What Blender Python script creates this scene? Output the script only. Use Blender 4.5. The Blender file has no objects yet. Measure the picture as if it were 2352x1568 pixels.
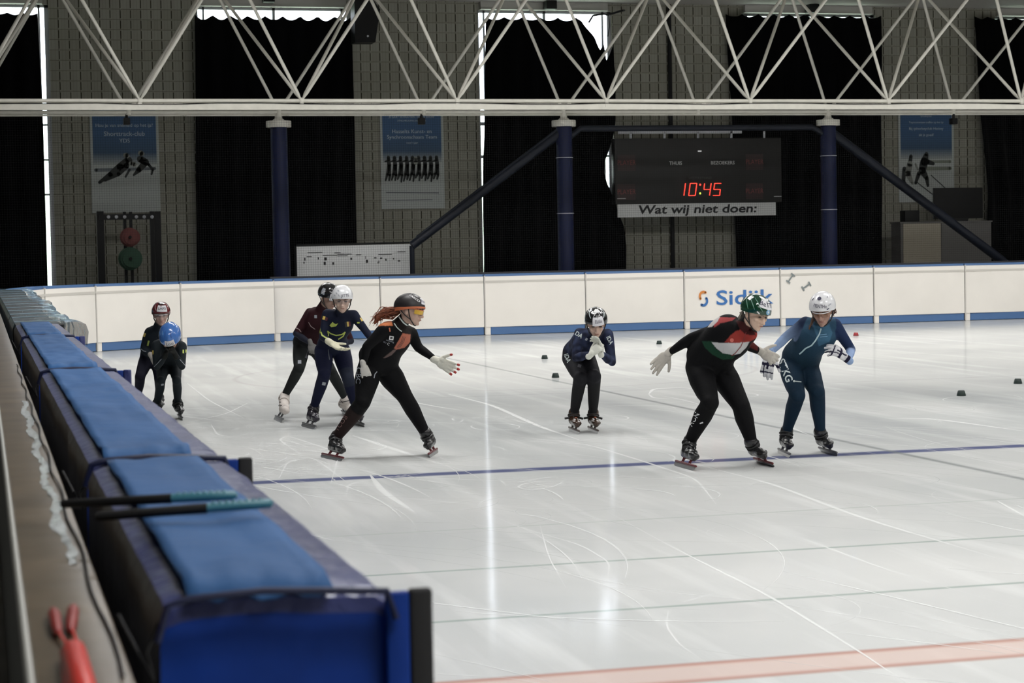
import bpy, bmesh, math, random
from mathutils import Vector, Matrix, noise
from math import sin, cos, pi, radians, atan2, sqrt
random.seed(7)
S = bpy.context.scene
COL = S.collection
# ------------------------------------------------------------------ camera
PX_F, PITCH, ROLL, YAW, CAM_H = 4603.8, .0455, .0192, .258, 1.6
_cy, _sy, _cp, _sp = cos(YAW), sin(YAW), cos(PITCH), sin(PITCH)
FWD = Vector((_sy*_cp, _cy*_cp, -_sp)); _R = Vector((_cy, -_sy, 0)); _U = _R.cross(FWD)
RGT = cos(ROLL)*_R - sin(ROLL)*_U; UPV = sin(ROLL)*_R + cos(ROLL)*_U
EYE = Vector((0, 0, CAM_H))
cam_d = bpy.data.cameras.new('camera'); cam = bpy.data.objects.new('camera', cam_d); COL.objects.link(cam)
cam.matrix_world = Matrix(((RGT.x, UPV.x, -FWD.x, 0), (RGT.y, UPV.y, -FWD.y, 0), (RGT.z, UPV.z, -FWD.z, CAM_H), (0, 0, 0, 1)))
cam_d.sensor_width = 36; cam_d.lens = PX_F/2352*36; cam_d.clip_end = 400; cam_d.clip_start = .05
cam_d.dof.use_dof = True; cam_d.dof.focus_distance = 15.2; cam_d.dof.aperture_fstop = 8.0
S.camera = cam
# ------------------------------------------------------------------ world, lamps, exposure
W = bpy.data.worlds.new('daylight'); S.world = W; W.use_nodes = True
nt = W.node_tree; nt.nodes.clear()
o = nt.nodes.new('ShaderNodeOutputWorld'); b = nt.nodes.new('ShaderNodeBackground')
tc = nt.nodes.new('ShaderNodeTexCoord'); sp = nt.nodes.new('ShaderNodeSeparateXYZ'); cr = nt.nodes.new('ShaderNodeValToRGB')
nt.links.new(tc.outputs['Generated'], sp.inputs[0]); nt.links.new(sp.outputs['Z'], cr.inputs[0])
cr.color_ramp.elements[0].position = 0.0; cr.color_ramp.elements[0].color = (.30, .36, .28, 1)
cr.color_ramp.elements[1].position = .09; cr.color_ramp.elements[1].color = (.90, .93, 1, 1)
e = cr.color_ramp.elements.new(.045); e.color = (.55, .66, .52, 1)
nt.links.new(cr.outputs[0], b.inputs[0]); b.inputs[1].default_value = 11.0; nt.links.new(b.outputs[0], o.inputs[0])
S.view_settings.view_transform = 'Standard'; S.view_settings.look = 'None'; S.view_settings.gamma = 1
S.view_settings.use_curve_mapping = False; S.view_settings.exposure = 0.0
def arena_and_fill_lamp(x, y, power, sx=3.4, sy=1.6, z=6.72, spread=155):
    l = bpy.data.lights.new('arena_and_fill_lamp', 'AREA'); l.shape = 'RECTANGLE'; l.size = sx; l.size_y = sy
    l.energy = power; l.color = (1, .995, .985); l.spread = radians(spread)
    ob = bpy.data.objects.new('arena_and_fill_lamp', l); ob.location = (x, y, z); COL.objects.link(ob)
for y in (0, 8, 16, 24):  # nearest row is unseen fill, added to light the near mat's end face
    for x in (3, 10, 17, 24): arena_and_fill_lamp(x, y, 255 if y < 10 else 205)
for x in (2.5, 8, 13.5, 19, 24.5): arena_and_fill_lamp(x, 31.0, 250)
# ------------------------------------------------------------------ pixel -> place helpers
def ray(x, y): return FWD + RGT*((x-1176)/PX_F) - UPV*((y-784)/PX_F)
def on_z(x, y, z=0.): d = ray(x, y); return EYE + d*((z-CAM_H)/d.z)
def on_y(x, y, Y): d = ray(x, y); return EYE + d*(Y/d.y)
def at_d(x, y, d): return EYE + ray(x, y)*d
# ------------------------------------------------------------------ tagging / linking
def tag(o, label=None, cat=None, group=None, kind=None):
    if label: o['label'] = label
    if cat: o['category'] = cat
    if group: o['group'] = group
    if kind: o['kind'] = kind
    return o
def empty(name, loc, label=None, cat=None, group=None, rz=0):
    o = bpy.data.objects.new(name, None); COL.objects.link(o); o.location = loc; o.rotation_euler = (0, 0, rz)
    o.empty_display_size = .1
    return tag(o, label, cat, group)
def link(name, me, mats=None, parent=None, smooth=True):
    """me is in world coordinates; when parented the world position is kept."""
    o = bpy.data.objects.new(name, me); COL.objects.link(o)
    if mats is not None:
        for m in (mats if isinstance(mats, (list, tuple)) else [mats]): me.materials.append(m)
    if smooth:
        for p in me.polygons: p.use_smooth = True
        try: me.set_sharp_from_angle(angle=radians(38))
        except Exception: pass
    if parent:
        o.parent = parent
        pm = Matrix.Translation(parent.location) @ parent.rotation_euler.to_matrix().to_4x4()
        o.matrix_parent_inverse = pm.inverted()
    return o
# ------------------------------------------------------------------ materials
def mat(name, col, rough=.6, metal=0, spec=.5, bump=0, bscale=30, emit=None, estr=1, alpha=1, coat=0, var=0, vscale=3, trans=0):
    m = bpy.data.materials.new(name); m.use_nodes = True; t = m.node_tree; p = t.nodes['Principled BSDF']
    p.inputs['Base Color'].default_value = (*col, 1); p.inputs['Roughness'].default_value = rough
    p.inputs['Metallic'].default_value = metal; p.inputs['Specular IOR Level'].default_value = spec
    p.inputs['Alpha'].default_value = alpha; p.inputs['Coat Weight'].default_value = coat
    p.inputs['Transmission Weight'].default_value = trans
    if emit: p.inputs['Emission Color'].default_value = (*emit, 1); p.inputs['Emission Strength'].default_value = estr
    if bump or var:
        c = t.nodes.new('ShaderNodeTexCoord')
    if bump:
        n = t.nodes.new('ShaderNodeTexNoise'); n.inputs['Scale'].default_value = bscale; n.inputs['Detail'].default_value = 4
        bp = t.nodes.new('ShaderNodeBump'); bp.inputs['Strength'].default_value = bump; bp.inputs['Distance'].default_value = .02
        t.links.new(c.outputs['Object'], n.inputs['Vector']); t.links.new(n.outputs['Fac'], bp.inputs['Height']); t.links.new(bp.outputs[0], p.inputs['Normal'])
    if var:
        n = t.nodes.new('ShaderNodeTexNoise'); n.inputs['Scale'].default_value = vscale; n.inputs['Detail'].default_value = 5
        r = t.nodes.new('ShaderNodeValToRGB')
        r.color_ramp.elements[0].position = .3; r.color_ramp.elements[1].position = .7
        r.color_ramp.elements[0].color = (*[v*(1-var) for v in col], 1); r.color_ramp.elements[1].color = (*[min(1, v*(1+var)) for v in col], 1)
        t.links.new(c.outputs['Object'], n.inputs['Vector']); t.links.new(n.outputs['Fac'], r.inputs[0]); t.links.new(r.outputs[0], p.inputs['Base Color'])
    return m
M = {}
M['white_paint'] = mat('white_paint', (.66, .64, .57), .45, var=.06, vscale=6)
M['navy_steel'] = mat('navy_steel', (.005, .009, .042), .5, spec=.3, var=.1)
M['dark_pipe'] = mat('dark_pipe', (.006, .009, .018), .45, spec=.3)
M['black'] = mat('black', (.004, .004, .0045), .55, spec=.3)
M['black_metal'] = mat('black_metal', (.006, .006, .007), .5, spec=.3)
M['curtain'] = mat('curtain', (.0016, .0016, .0022), .95, spec=.1)
M['vinyl_white'] = mat('vinyl_white', (.86, .82, .76), .45, bump=.08, bscale=4, var=.03, vscale=1.5)
M['vinyl_seam'] = mat('vinyl_seam', (.60, .57, .52), .5)
M['vinyl_blue'] = mat('vinyl_blue', (.075, .16, .34), .45)
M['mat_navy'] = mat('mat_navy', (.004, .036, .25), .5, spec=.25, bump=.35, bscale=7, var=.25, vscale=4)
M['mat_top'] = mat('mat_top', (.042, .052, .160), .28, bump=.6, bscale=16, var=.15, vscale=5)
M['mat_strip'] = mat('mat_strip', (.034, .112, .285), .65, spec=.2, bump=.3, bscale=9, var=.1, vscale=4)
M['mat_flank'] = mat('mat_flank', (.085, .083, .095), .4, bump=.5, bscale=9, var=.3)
M['flap_black'] = mat('flap_black', (.010, .010, .011), .7)
M['clear_film'] = mat('clear_film', (.24, .40, .52), .14, bump=1., bscale=9, alpha=.16)
M['film_edge'] = mat('film_edge', (.20, .36, .50), .16, bump=1., bscale=9, alpha=.68)
M['dark_foam'] = mat('dark_foam', (.012, .017, .017), .6, var=.2)
M['rail'] = mat('rail', (.115, .086, .056), .30, bump=.15, bscale=5, var=.3, vscale=5)
M['rail_edge'] = mat('rail_edge', (.45, .45, .42), .3)
M['board'] = mat('board', (.04, .04, .045), .6)
M['concrete'] = mat('concrete', (.14, .14, .13), .8, var=.15)
M['ceiling'] = mat('ceiling_sheet', (.42, .40, .37), .7)
M['lintel'] = mat('lintel', (.46, .45, .42), .5)
M['frame_grey'] = mat('frame_grey', (.55, .56, .60), .4)
M['print_white'] = mat('print_white', (.72, .73, .73), .6)
M['ink'] = mat('ink', (.012, .012, .014), .6)
M['led'] = mat('led', (.2, 0, 0), .5, emit=(1, .05, .03), estr=3.2)
M['led_green'] = mat('led_green', (.1, .2, 0), .5, emit=(.75, .95, .1), estr=1.6)
M['board_face'] = mat('board_face', (.011, .010, .010), .5)
M['board_red'] = mat('board_red', (.22, .05, .05), .5)
M['board_text'] = mat('board_text', (.62, .62, .62), .6)
M['cab_door'] = mat('cab_door', (.40, .36, .29), .6)
M['cab_side'] = mat('cab_side', (.14, .135, .13), .6)
M['red_plate'] = mat('red_plate', (.16, .030, .026), .5)
M['green_plate'] = mat('green_plate', (.02, .085, .045), .5)
M['red_plastic'] = mat('red_plastic', (.62, .035, .025), .35)
M['red_dark'] = mat('red_dark', (.26, .015, .012), .4)
M['teal_plastic'] = mat('teal_plastic', (.06, .22, .28), .35)
M['logo_blue'] = mat('logo_blue', (.045, .17, .46), .5)
M['logo_orange'] = mat('logo_orange', (.70, .25, .06), .5)
M['mark_grey'] = mat('mark_grey', (.22, .25, .25), .6)
M['block_black'] = mat('block_black', (.012, .025, .022), .5)
M['block_red'] = mat('block_red', (.28, .02, .025), .5)
M['poster_text'] = mat('poster_text', (.50, .58, .68), .6)
M['skater_dark'] = mat('skater_dark', (.022, .026, .026), .6)
M['skater_pale'] = mat('skater_pale', (.24, .25, .23), .6)
M['ice_print'] = mat('ice_print', (.46, .49, .48), .6)
M['blade_steel'] = mat('blade_steel', (.55, .55, .56), .3, metal=.8)

def glass_mat():
    m = bpy.data.materials.new('window_glass'); m.use_nodes = True; t = m.node_tree; t.nodes.clear()
    o = t.nodes.new('ShaderNodeOutputMaterial'); a = t.nodes.new('ShaderNodeBsdfTransparent'); g = t.nodes.new('ShaderNodeBsdfGlossy')
    g.inputs['Roughness'].default_value = .02; mx = t.nodes.new('ShaderNodeMixShader'); mx.inputs[0].default_value = .07
    a.inputs[0].default_value = (.93, .95, .97, 1)
    t.links.new(a.outputs[0], mx.inputs[1]); t.links.new(g.outputs[0], mx.inputs[2]); t.links.new(mx.outputs[0], o.inputs[0]); return m
M['glass'] = glass_mat()

def net_mat():
    m = bpy.data.materials.new('net_cord'); m.use_nodes = True; t = m.node_tree; p = t.nodes['Principled BSDF']
    p.inputs['Base Color'].default_value = (.006, .007, .007, 1); p.inputs['Roughness'].default_value = .8
    c = t.nodes.new('ShaderNodeTexCoord'); s = t.nodes.new('ShaderNodeSeparateXYZ'); t.links.new(c.outputs['Object'], s.inputs[0])
    outs = []
    for ax in ('X', 'Z'):
        k = t.nodes.new('ShaderNodeMath'); k.operation = 'MULTIPLY'; k.inputs[1].default_value = 1/.045; t.links.new(s.outputs[ax], k.inputs[0])
        fr = t.nodes.new('ShaderNodeMath'); fr.operation = 'FRACT'; t.links.new(k.outputs[0], fr.inputs[0])
        lt = t.nodes.new('ShaderNodeMath'); lt.operation = 'LESS_THAN'; lt.inputs[1].default_value = .055; t.links.new(fr.outputs[0], lt.inputs[0]); outs.append(lt)
    mx = t.nodes.new('ShaderNodeMath'); mx.operation = 'MAXIMUM'; t.links.new(outs[0].outputs[0], mx.inputs[0]); t.links.new(outs[1].outputs[0], mx.inputs[1])
    t.links.new(mx.outputs[0], p.inputs['Alpha']); return m
M['net'] = net_mat()

def block_wall_mat():
    m = bpy.data.materials.new('block_wall'); m.use_nodes = True; t = m.node_tree; p = t.nodes['Principled BSDF']; L = t.links.new
    p.inputs['Roughness'].default_value = .9; p.inputs['Specular IOR Level'].default_value = .1
    g = t.nodes.new('ShaderNodeNewGeometry'); s = t.nodes.new('ShaderNodeSeparateXYZ'); L(g.outputs['Position'], s.inputs[0])
    cb = t.nodes.new('ShaderNodeCombineXYZ'); L(s.outputs['X'], cb.inputs[0]); L(s.outputs['Z'], cb.inputs[1])
    def brick(w, h, mo, c1, c2, cm, off=0.):
        bt = t.nodes.new('ShaderNodeTexBrick'); bt.offset = off; bt.squash = 1; bt.inputs['Scale'].default_value = 1
        bt.inputs['Brick Width'].default_value = w; bt.inputs['Row Height'].default_value = h; bt.inputs['Mortar Size'].default_value = mo
        bt.inputs['Mortar Smooth'].default_value = .1
        bt.inputs['Color1'].default_value = (*c1, 1); bt.inputs['Color2'].default_value = (*c2, 1); bt.inputs['Mortar'].default_value = (*cm, 1)
        L(cb.outputs[0], bt.inputs['Vector']); return bt
    a = brick(.41, .207, .0045, (.350, .343, .298), (.300, .293, .248), (.16, .15, .12))
    def mth(op, p_, q_=None):
        n = t.nodes.new('ShaderNodeMath'); n.operation = op
        for i, v_ in enumerate((p_, q_)):
            if v_ is None: continue
            if isinstance(v_, (int, float)): n.inputs[i].default_value = v_
            else: L(v_, n.inputs[i])
        return n.outputs[0]
    fx = mth('FRACT', mth('DIVIDE', mth('ADD', s.outputs['X'], 20.5), .205)); fz = mth('FRACT', mth('DIVIDE', s.outputs['Z'], .207))
    dash = mth('MULTIPLY', mth('LESS_THAN', fx, .085), mth('MULTIPLY', mth('GREATER_THAN', fz, .12), mth('LESS_THAN', fz, .9)))
    v = t.nodes.new('ShaderNodeMix'); v.data_type = 'RGBA'; L(dash, v.inputs[0]); v.inputs[6].default_value = (1, 1, 1, 1); v.inputs[7].default_value = (.13, .12, .09, 1)
    fine = brick(.0683, .207, .0022, (1, 1, 1), (.93, .93, .93), (.66, .64, .6))
    mx = t.nodes.new('ShaderNodeMix'); mx.data_type = 'RGBA'; mx.blend_type = 'MULTIPLY'; mx.inputs[0].default_value = 1
    L(a.outputs['Color'], mx.inputs[6]); L(v.outputs[2], mx.inputs[7])
    m2 = t.nodes.new('ShaderNodeMix'); m2.data_type = 'RGBA'; m2.blend_type = 'MULTIPLY'; m2.inputs[0].default_value = 1
    L(mx.outputs[2], m2.inputs[6]); L(fine.outputs['Color'], m2.inputs[7]); L(m2.outputs[2], p.inputs['Base Color']); return m
M['block_wall'] = block_wall_mat()

def ice_mat():
    m = bpy.data.materials.new('ice'); m.use_nodes = True; t = m.node_tree; t.nodes.clear(); L = t.links.new
    N = t.nodes.new
    o = N('ShaderNodeOutputMaterial'); g = N('ShaderNodeNewGeometry'); s = N('ShaderNodeSeparateXYZ'); L(g.outputs['Position'], s.inputs[0])
    def math_(op, a, b_=None):
        n = N('ShaderNodeMath'); n.operation = op
        for i, v in enumerate((a, b_)):
            if v is None: continue
            if isinstance(v, (int, float)): n.inputs[i].default_value = v
            else: L(v, n.inputs[i])
        return n.outputs[0]
    X, Y = s.outputs['X'], s.outputs['Y']
    def band(v, c, w, soft):
        d = math_('ABSOLUTE', math_('SUBTRACT', v, c))
        mr = N('ShaderNodeMapRange'); mr.interpolation_type = 'SMOOTHSTEP'; L(d, mr.inputs[0])
        mr.inputs[1].default_value = w+soft; mr.inputs[2].default_value = max(0, w-soft); mr.inputs[3].default_value = 0; mr.inputs[4].default_value = 1
        return mr.outputs[0]
    # base ice: milky with faint cloudiness
    n1 = N('ShaderNodeTexNoise'); n1.inputs['Scale'].default_value = .35; n1.inputs['Detail'].default_value = 5; L(g.outputs['Position'], n1.inputs['Vector'])
    r1 = N('ShaderNodeValToRGB'); L(n1.outputs['Fac'], r1.inputs[0])
    r1.color_ramp.elements[0].position = .35; r1.color_ramp.elements[0].color = (.50, .515, .512, 1)
    r1.color_ramp.elements[1].position = .65; r1.color_ramp.elements[1].color = (.62, .625, .615, 1)
    col = r1.outputs[0]
    def over(col, fac, c, k):
        mx = N('ShaderNodeMix'); mx.data_type = 'RGBA'; L(math_('MULTIPLY', fac, k), mx.inputs[0]); L(col, mx.inputs[6])
        mx.inputs[7].default_value = (*c, 1); return mx.outputs[2]
    # brushed streaks along the lap, stretched noise
    mp = N('ShaderNodeMapping'); mp.inputs['Scale'].default_value = (1.6, .12, 1); mp.inputs['Rotation'].default_value = (0, 0, -.25); L(g.outputs['Position'], mp.inputs[0])
    n2 = N('ShaderNodeTexNoise'); n2.inputs['Scale'].default_value = 2.4; n2.inputs['Detail'].default_value = 6; L(mp.outputs[0], n2.inputs['Vector'])
    r2 = N('ShaderNodeMapRange'); r2.inputs[1].default_value = .52; r2.inputs[2].default_value = .72; L(n2.outputs['Fac'], r2.inputs[0])
    col = over(col, r2.outputs[0], (.80, .81, .80), .45)
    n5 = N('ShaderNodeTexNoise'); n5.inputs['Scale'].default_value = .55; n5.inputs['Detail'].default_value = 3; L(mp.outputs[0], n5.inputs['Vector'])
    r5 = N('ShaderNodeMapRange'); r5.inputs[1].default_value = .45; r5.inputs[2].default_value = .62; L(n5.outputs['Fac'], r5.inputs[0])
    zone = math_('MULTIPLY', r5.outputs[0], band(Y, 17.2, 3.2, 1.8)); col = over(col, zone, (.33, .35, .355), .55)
    for c, w, so, cc, k in ((14.055, .10, .05, (.060, .075, .19), .88), (7.20, .03, .03, (.36, .15, .11), .85), (6.93, .03, .03, (.36, .15, .11), .8),
                        (7.065, .14, .05, (.66, .48, .42), .62), (9.75, .014, .025, (.30, .36, .33), .8), (8.41, .014, .025, (.30, .36, .33), .8),
                        (11.18, .010, .02, (.36, .40, .37), .5), (21.4, .02, .04, (.30, .32, .31), .3)):
        col = over(col, band(Y, c, w, so), cc, k)
    col = over(col, band(X, 6.72, .03, .03), (.20, .22, .22), .7)
    # faint painted circle far out
    dx = math_('SUBTRACT', X, 6.5); dy = math_('SUBTRACT', Y, 25.5)
    rad = math_('SQRT', math_('ADD', math_('MULTIPLY', dx, dx), math_('MULTIPLY', dy, dy)))
    col = over(col, band(rad, 3.4, .02, .04), (.38, .36, .35), .35)
    df = N('ShaderNodeBsdfDiffuse'); L(col, df.inputs[0])
    gl = N('ShaderNodeBsdfGlossy'); gl.inputs['Roughness'].default_value = .085
    n3 = N('ShaderNodeTexNoise'); n3.inputs['Scale'].default_value = 1.7; n3.inputs['Detail'].default_value = 8; L(g.outputs['Position'], n3.inputs['Vector'])
    bp = N('ShaderNodeBump'); bp.inputs['Strength'].default_value = .10; bp.inputs['Distance'].default_value = .01; L(n3.outputs['Fac'], bp.inputs['Height'])
    L(bp.outputs[0], gl.inputs['Normal'])
    fr = N('ShaderNodeFresnel'); fr.inputs['IOR'].default_value = 1.30
    # the far half is freshly wet and mirrors more
    wet = N('ShaderNodeMapRange'); wet.inputs[1].default_value = 17.; wet.inputs[2].default_value = 23.; wet.inputs[3].default_value = .42; wet.inputs[4].default_value = .62; L(Y, wet.inputs[0])
    k = math_('MULTIPLY', fr.outputs[0], wet.outputs[0])
    mx = N('ShaderNodeMixShader'); L(k, mx.inputs[0]); L(df.outputs[0], mx.inputs[1]); L(gl.outputs[0], mx.inputs[2]); L(mx.outputs[0], o.inputs[0])
    return m
M['ice'] = ice_mat()
M['scratch'] = mat('ice_scratch', (.93, .94, .93), .5, alpha=.55)
M['scratch2'] = mat('ice_scratch_soft', (.90, .91, .90), .5, alpha=.40)

# ------------------------------------------------------------------ mesh builders (world coordinates)
def mesh_from(verts, faces, name='m', mi=None):
    me = bpy.data.meshes.new(name); me.from_pydata([tuple(v) for v in verts], [], faces)
    if mi: me.polygons.foreach_set('material_index', mi)
    me.update(); return me
class MB:
    def __init__(s): s.v = []; s.f = []; s.m = []
    def add(s, vs, fs, mi=0):
        n = len(s.v); s.v += [Vector(v) for v in vs]; s.f += [tuple(i+n for i in f) for f in fs]; s.m += [mi]*len(fs); return s
    def box(s, x0, x1, y0, y1, z0, z1, mi=0, bev=0):
        if bev:
            bm = bmesh.new(); bmesh.ops.create_cube(bm, size=1)
            for v in bm.verts: v.co = Vector(((x0+x1)/2+v.co.x*(x1-x0), (y0+y1)/2+v.co.y*(y1-y0), (z0+z1)/2+v.co.z*(z1-z0)))
            bmesh.ops.bevel(bm, geom=bm.edges[:], offset=bev, segments=3, profile=.5, affect='EDGES')
            bm.verts.index_update(); vs = [v.co.copy() for v in bm.verts]; fs = [tuple(v.index for v in f.verts) for f in bm.faces]; bm.free()
            return s.add(vs, fs, mi)
        vs = [(x, y, z) for x in (x0, x1) for y in (y0, y1) for z in (z0, z1)]
        return s.add(vs, [(0, 1, 3, 2), (4, 6, 7, 5), (0, 4, 5, 1), (2, 3, 7, 6), (0, 2, 6, 4), (1, 5, 7, 3)], mi)
    def tube(s, pts, r, n=10, mi=0, cap=True):
        pts = [Vector(p) for p in pts]; rs = r if isinstance(r, (list, tuple)) else [r]*len(pts)
        t0 = (pts[1]-pts[0]).normalized(); a = Vector((0, 0, 1)) if abs(t0.z) < .9 else Vector((1, 0, 0))
        u = t0.cross(a).normalized(); vs = []
        for i, p in enumerate(pts):
            t = ((pts[min(i+1, len(pts)-1)]-pts[max(i-1, 0)])).normalized(); u = (u-t*u.dot(t)).normalized(); w = t.cross(u)
            vs += [p+(u*cos(2*pi*k/n)+w*sin(2*pi*k/n))*rs[i] for k in range(n)]
        fs = [(i*n+k, i*n+(k+1) % n, (i+1)*n+(k+1) % n, (i+1)*n+k) for i in range(len(pts)-1) for k in range(n)]
        if cap: fs += [tuple(range(n-1, -1, -1)), tuple((len(pts)-1)*n+k for k in range(n))]
        return s.add(vs, fs, mi)
    def prism(s, poly, d, mi=0):
        """poly: 3-D outline, extruded by vector d"""
        n = len(poly); d = Vector(d); vs = [Vector(p) for p in poly]+[Vector(p)+d for p in poly]
        return s.add(vs, [tuple(range(n)), tuple(range(2*n-1, n-1, -1))]+[(i, i+n, (i+1) % n+n, (i+1) % n) for i in range(n)], mi)
    def build(s, name, mats, parent=None, smooth=True, recalc=True):
        me = mesh_from(s.v, s.f, name, s.m)
        if recalc: bm = bmesh.new(); bm.from_mesh(me); bmesh.ops.recalc_face_normals(bm, faces=bm.faces); bm.to_mesh(me); bm.free()
        return link(name, me, mats, parent, smooth)
def text_mesh(body, size, shear=0., ext=0.0, sx=1., align='CENTER', bold=0.):
    c = bpy.data.curves.new('t', 'FONT'); c.body = body; c.size = size; c.shear = shear; c.extrude = ext; c.align_x = align; c.align_y = 'CENTER'; c.offset = bold
    c.resolution_u = 3
    o = bpy.data.objects.new('t', c); COL.objects.link(o); dg = bpy.context.evaluated_depsgraph_get()
    me = bpy.data.meshes.new_from_object(o.evaluated_get(dg)); bpy.data.objects.remove(o); bpy.data.curves.remove(c)
    for v in me.vertices: v.co.x *= sx
    return me
def wall_text(name, body, size, center, m, parent=None, rot=0., **k):
    """lettering on a plane facing -y, centred at a world point"""
    me = text_mesh(body, size, **k); cs, sn = cos(rot), sin(rot)
    for v in me.vertices:
        x, y, z = v.co; x, y = x*cs-y*sn, x*sn+y*cs
        v.co = Vector((center[0]+x, center[1]-z, center[2]+y))
    me.update(); return link(name, me, m, parent, smooth=False)
# ================================================================== THE SETTING
YB, HB, YW, YC, ZC = 36.85, 1.157, 41.5, 38.2, 6.87
# ice sheet with skate marks
def ribbon(mb, pts, w, mi, z=.0016):
    n = len(pts); vs = []
    for i, (x, y) in enumerate(pts):
        a = pts[max(0, i-1)]; c = pts[min(n-1, i+1)]; dx, dy = c[0]-a[0], c[1]-a[1]; l = sqrt(dx*dx+dy*dy) or 1
        ww = w*(.15+.85*sin(pi*(i+.3)/(n-.4+.01)))*.5
        vs += [(x+dy/l*ww, y-dx/l*ww, z), (x-dy/l*ww, y+dx/l*ww, z)]
    mb.add(vs, [(2*i, 2*i+2, 2*i+3, 2*i+1) for i in range(n-1)], mi)
ice = MB()
ice.add([(.3, -1, 0), (34, -1, 0), (34, 37.6, 0), (.3, 37.6, 0)], [(0, 1, 2, 3)], 0)
rnd = random.Random(11)
def px_stroke(pp, w, mi, z):
    g = [on_z(*p) for p in pp]; out = []
    for i in range(len(g)-1):
        for k in range(6): q = g[i].lerp(g[i+1], k/6); out.append((q.x, q.y))
    out.append((g[-1].x, g[-1].y))
    for _ in range(2): out = [out[0]]+[((out[i-1][0]+out[i][0]*2+out[i+1][0])/4, (out[i-1][1]+out[i][1]*2+out[i+1][1])/4) for i in range(1, len(out)-1)]+[out[-1]]
    ribbon(ice, out, w, mi, z)
zz = .0012
def nz():
    global zz; zz += .0000025; return zz
strokes = [([(1395, 1175), (1560, 1265), (1770, 1370), (1980, 1500), (2080, 1568)], .016), ([(1595, 1065), (1770, 1110), (1980, 1190), (2352, 1300)], .03),
           ([(1152, 1000), (1350, 1020), (1480, 1060), (1600, 1100), (1645, 1158)], .025), ([(1030, 905), (1130, 930), (1240, 980), (1330, 1010)], .05),
           ([(700, 1050), (640, 1010), (660, 1000), (780, 1040), (760, 1110)], .02), ([(440, 968), (520, 950), (570, 925)], .02),
           ([(485, 975), (500, 1000), (570, 1005), (700, 1000)], .022), ([(810, 1000), (900, 1030), (1000, 1062)], .06), ([(870, 880), (930, 920), (1010, 935), (1060, 942)], .035),
           ([(850, 1090), (880, 1130), (950, 1175)], .05), ([(795, 1140), (800, 1112), (860, 1100), (990, 1085)], .02), ([(920, 1143), (1000, 1150), (1100, 1160)], .02),
           ([(1100, 1170), (1190, 1210), (1330, 1250), (1400, 1290), (1395, 1340)], .012), ([(1490, 905), (1500, 893), (1560, 890), (1620, 894)], .05), ([(1490, 905), (1500, 914), (1580, 918)], .03),
           ([(1535, 1400), (1530, 1440), (1560, 1480), (1620, 1520)], .008), ([(1760, 1210), (1880, 1250), (2040, 1310), (2352, 1400)], .012),
           ([(1240, 1205), (1260, 1280), (1300, 1350)], .008), ([(2030, 960), (2150, 962), (2352, 990)], .05), ([(1620, 1370), (1560, 1385), (1640, 1362), (1655, 1365)], .01),
           ([(2290, 1150), (2352, 1185)], .02), ([(640, 1100), (660, 1060), (720, 1050), (800, 1110)], .02), ([(430, 880), (480, 920), (560, 960)], .02)]
for s_, w in strokes: px_stroke(s_, w, 1, nz())
for i in range(640):
    # skating arcs: mostly sweeping left-to-right down the straight, loops where skaters set off
    cx, cy = rnd.uniform(1, 14), rnd.choice([rnd.uniform(5, 13), rnd.uniform(10, 22), rnd.uniform(13, 20)])
    a = rnd.gauss(-1.02, .33); L_ = rnd.uniform(.4, 3.2); kk = rnd.gauss(0, .22)
    if rnd.random() < .22: kk = rnd.choice([-1, 1])*rnd.uniform(.8, 2.6); a = rnd.uniform(0, 6.28); L_ = rnd.uniform(.4, 1.6)
    if cx+L_ < 2.2 and rnd.random() < .5: continue
    n = 14; x, y = cx, cy; pts = []
    for j in range(n): pts.append((x, y)); x += cos(a)*L_/n; y += sin(a)*L_/n; a += kk*L_/n
    ribbon(ice, pts, rnd.choice([.004, .005, .007, .011])*(1+cy/24), 1 if rnd.random() < .3 else 2, nz())
for (px, py, n, sx, sy) in [(620, 960, 60, 70, 22), (700, 1020, 90, 90, 26), (640, 1060, 40, 60, 20), (1180, 950, 30, 120, 22), (880, 965, 25, 90, 18), (2100, 930, 40, 160, 30), (1200, 1090, 40, 80, 40), (1650, 1060, 10, 80, 15)]:
    for i in range(n):
        c = on_z(px+rnd.gauss(0, sx), py+abs(rnd.gauss(0, sy)))
        if c.x < .9: continue
        a = rnd.uniform(0, 6.28) if rnd.random() < .5 else rnd.gauss(-1., .3); L_ = rnd.uniform(.15, .9); kk = rnd.gauss(0, 2); x, y = c.x, c.y; pts = []
        for j in range(8): pts.append((x, y)); x += cos(a)*L_/8; y += sin(a)*L_/8; a += kk*L_/8
        ribbon(ice, pts, rnd.choice([.006, .012, .02]), 2, nz())
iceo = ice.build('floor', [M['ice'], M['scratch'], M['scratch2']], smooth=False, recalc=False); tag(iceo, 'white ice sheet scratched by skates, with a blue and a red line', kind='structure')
# concrete around it
fl = MB(); fl.box(-7, .3, -4, 45, -.06, -.004); fl.box(.3, 34, 37.6, 45, -.06, -.004); fl.box(.3, 34, -4, -1.0, -.06, -.004)
tag(fl.build('floor_surround', M['concrete'], smooth=False), kind='structure')
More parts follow.
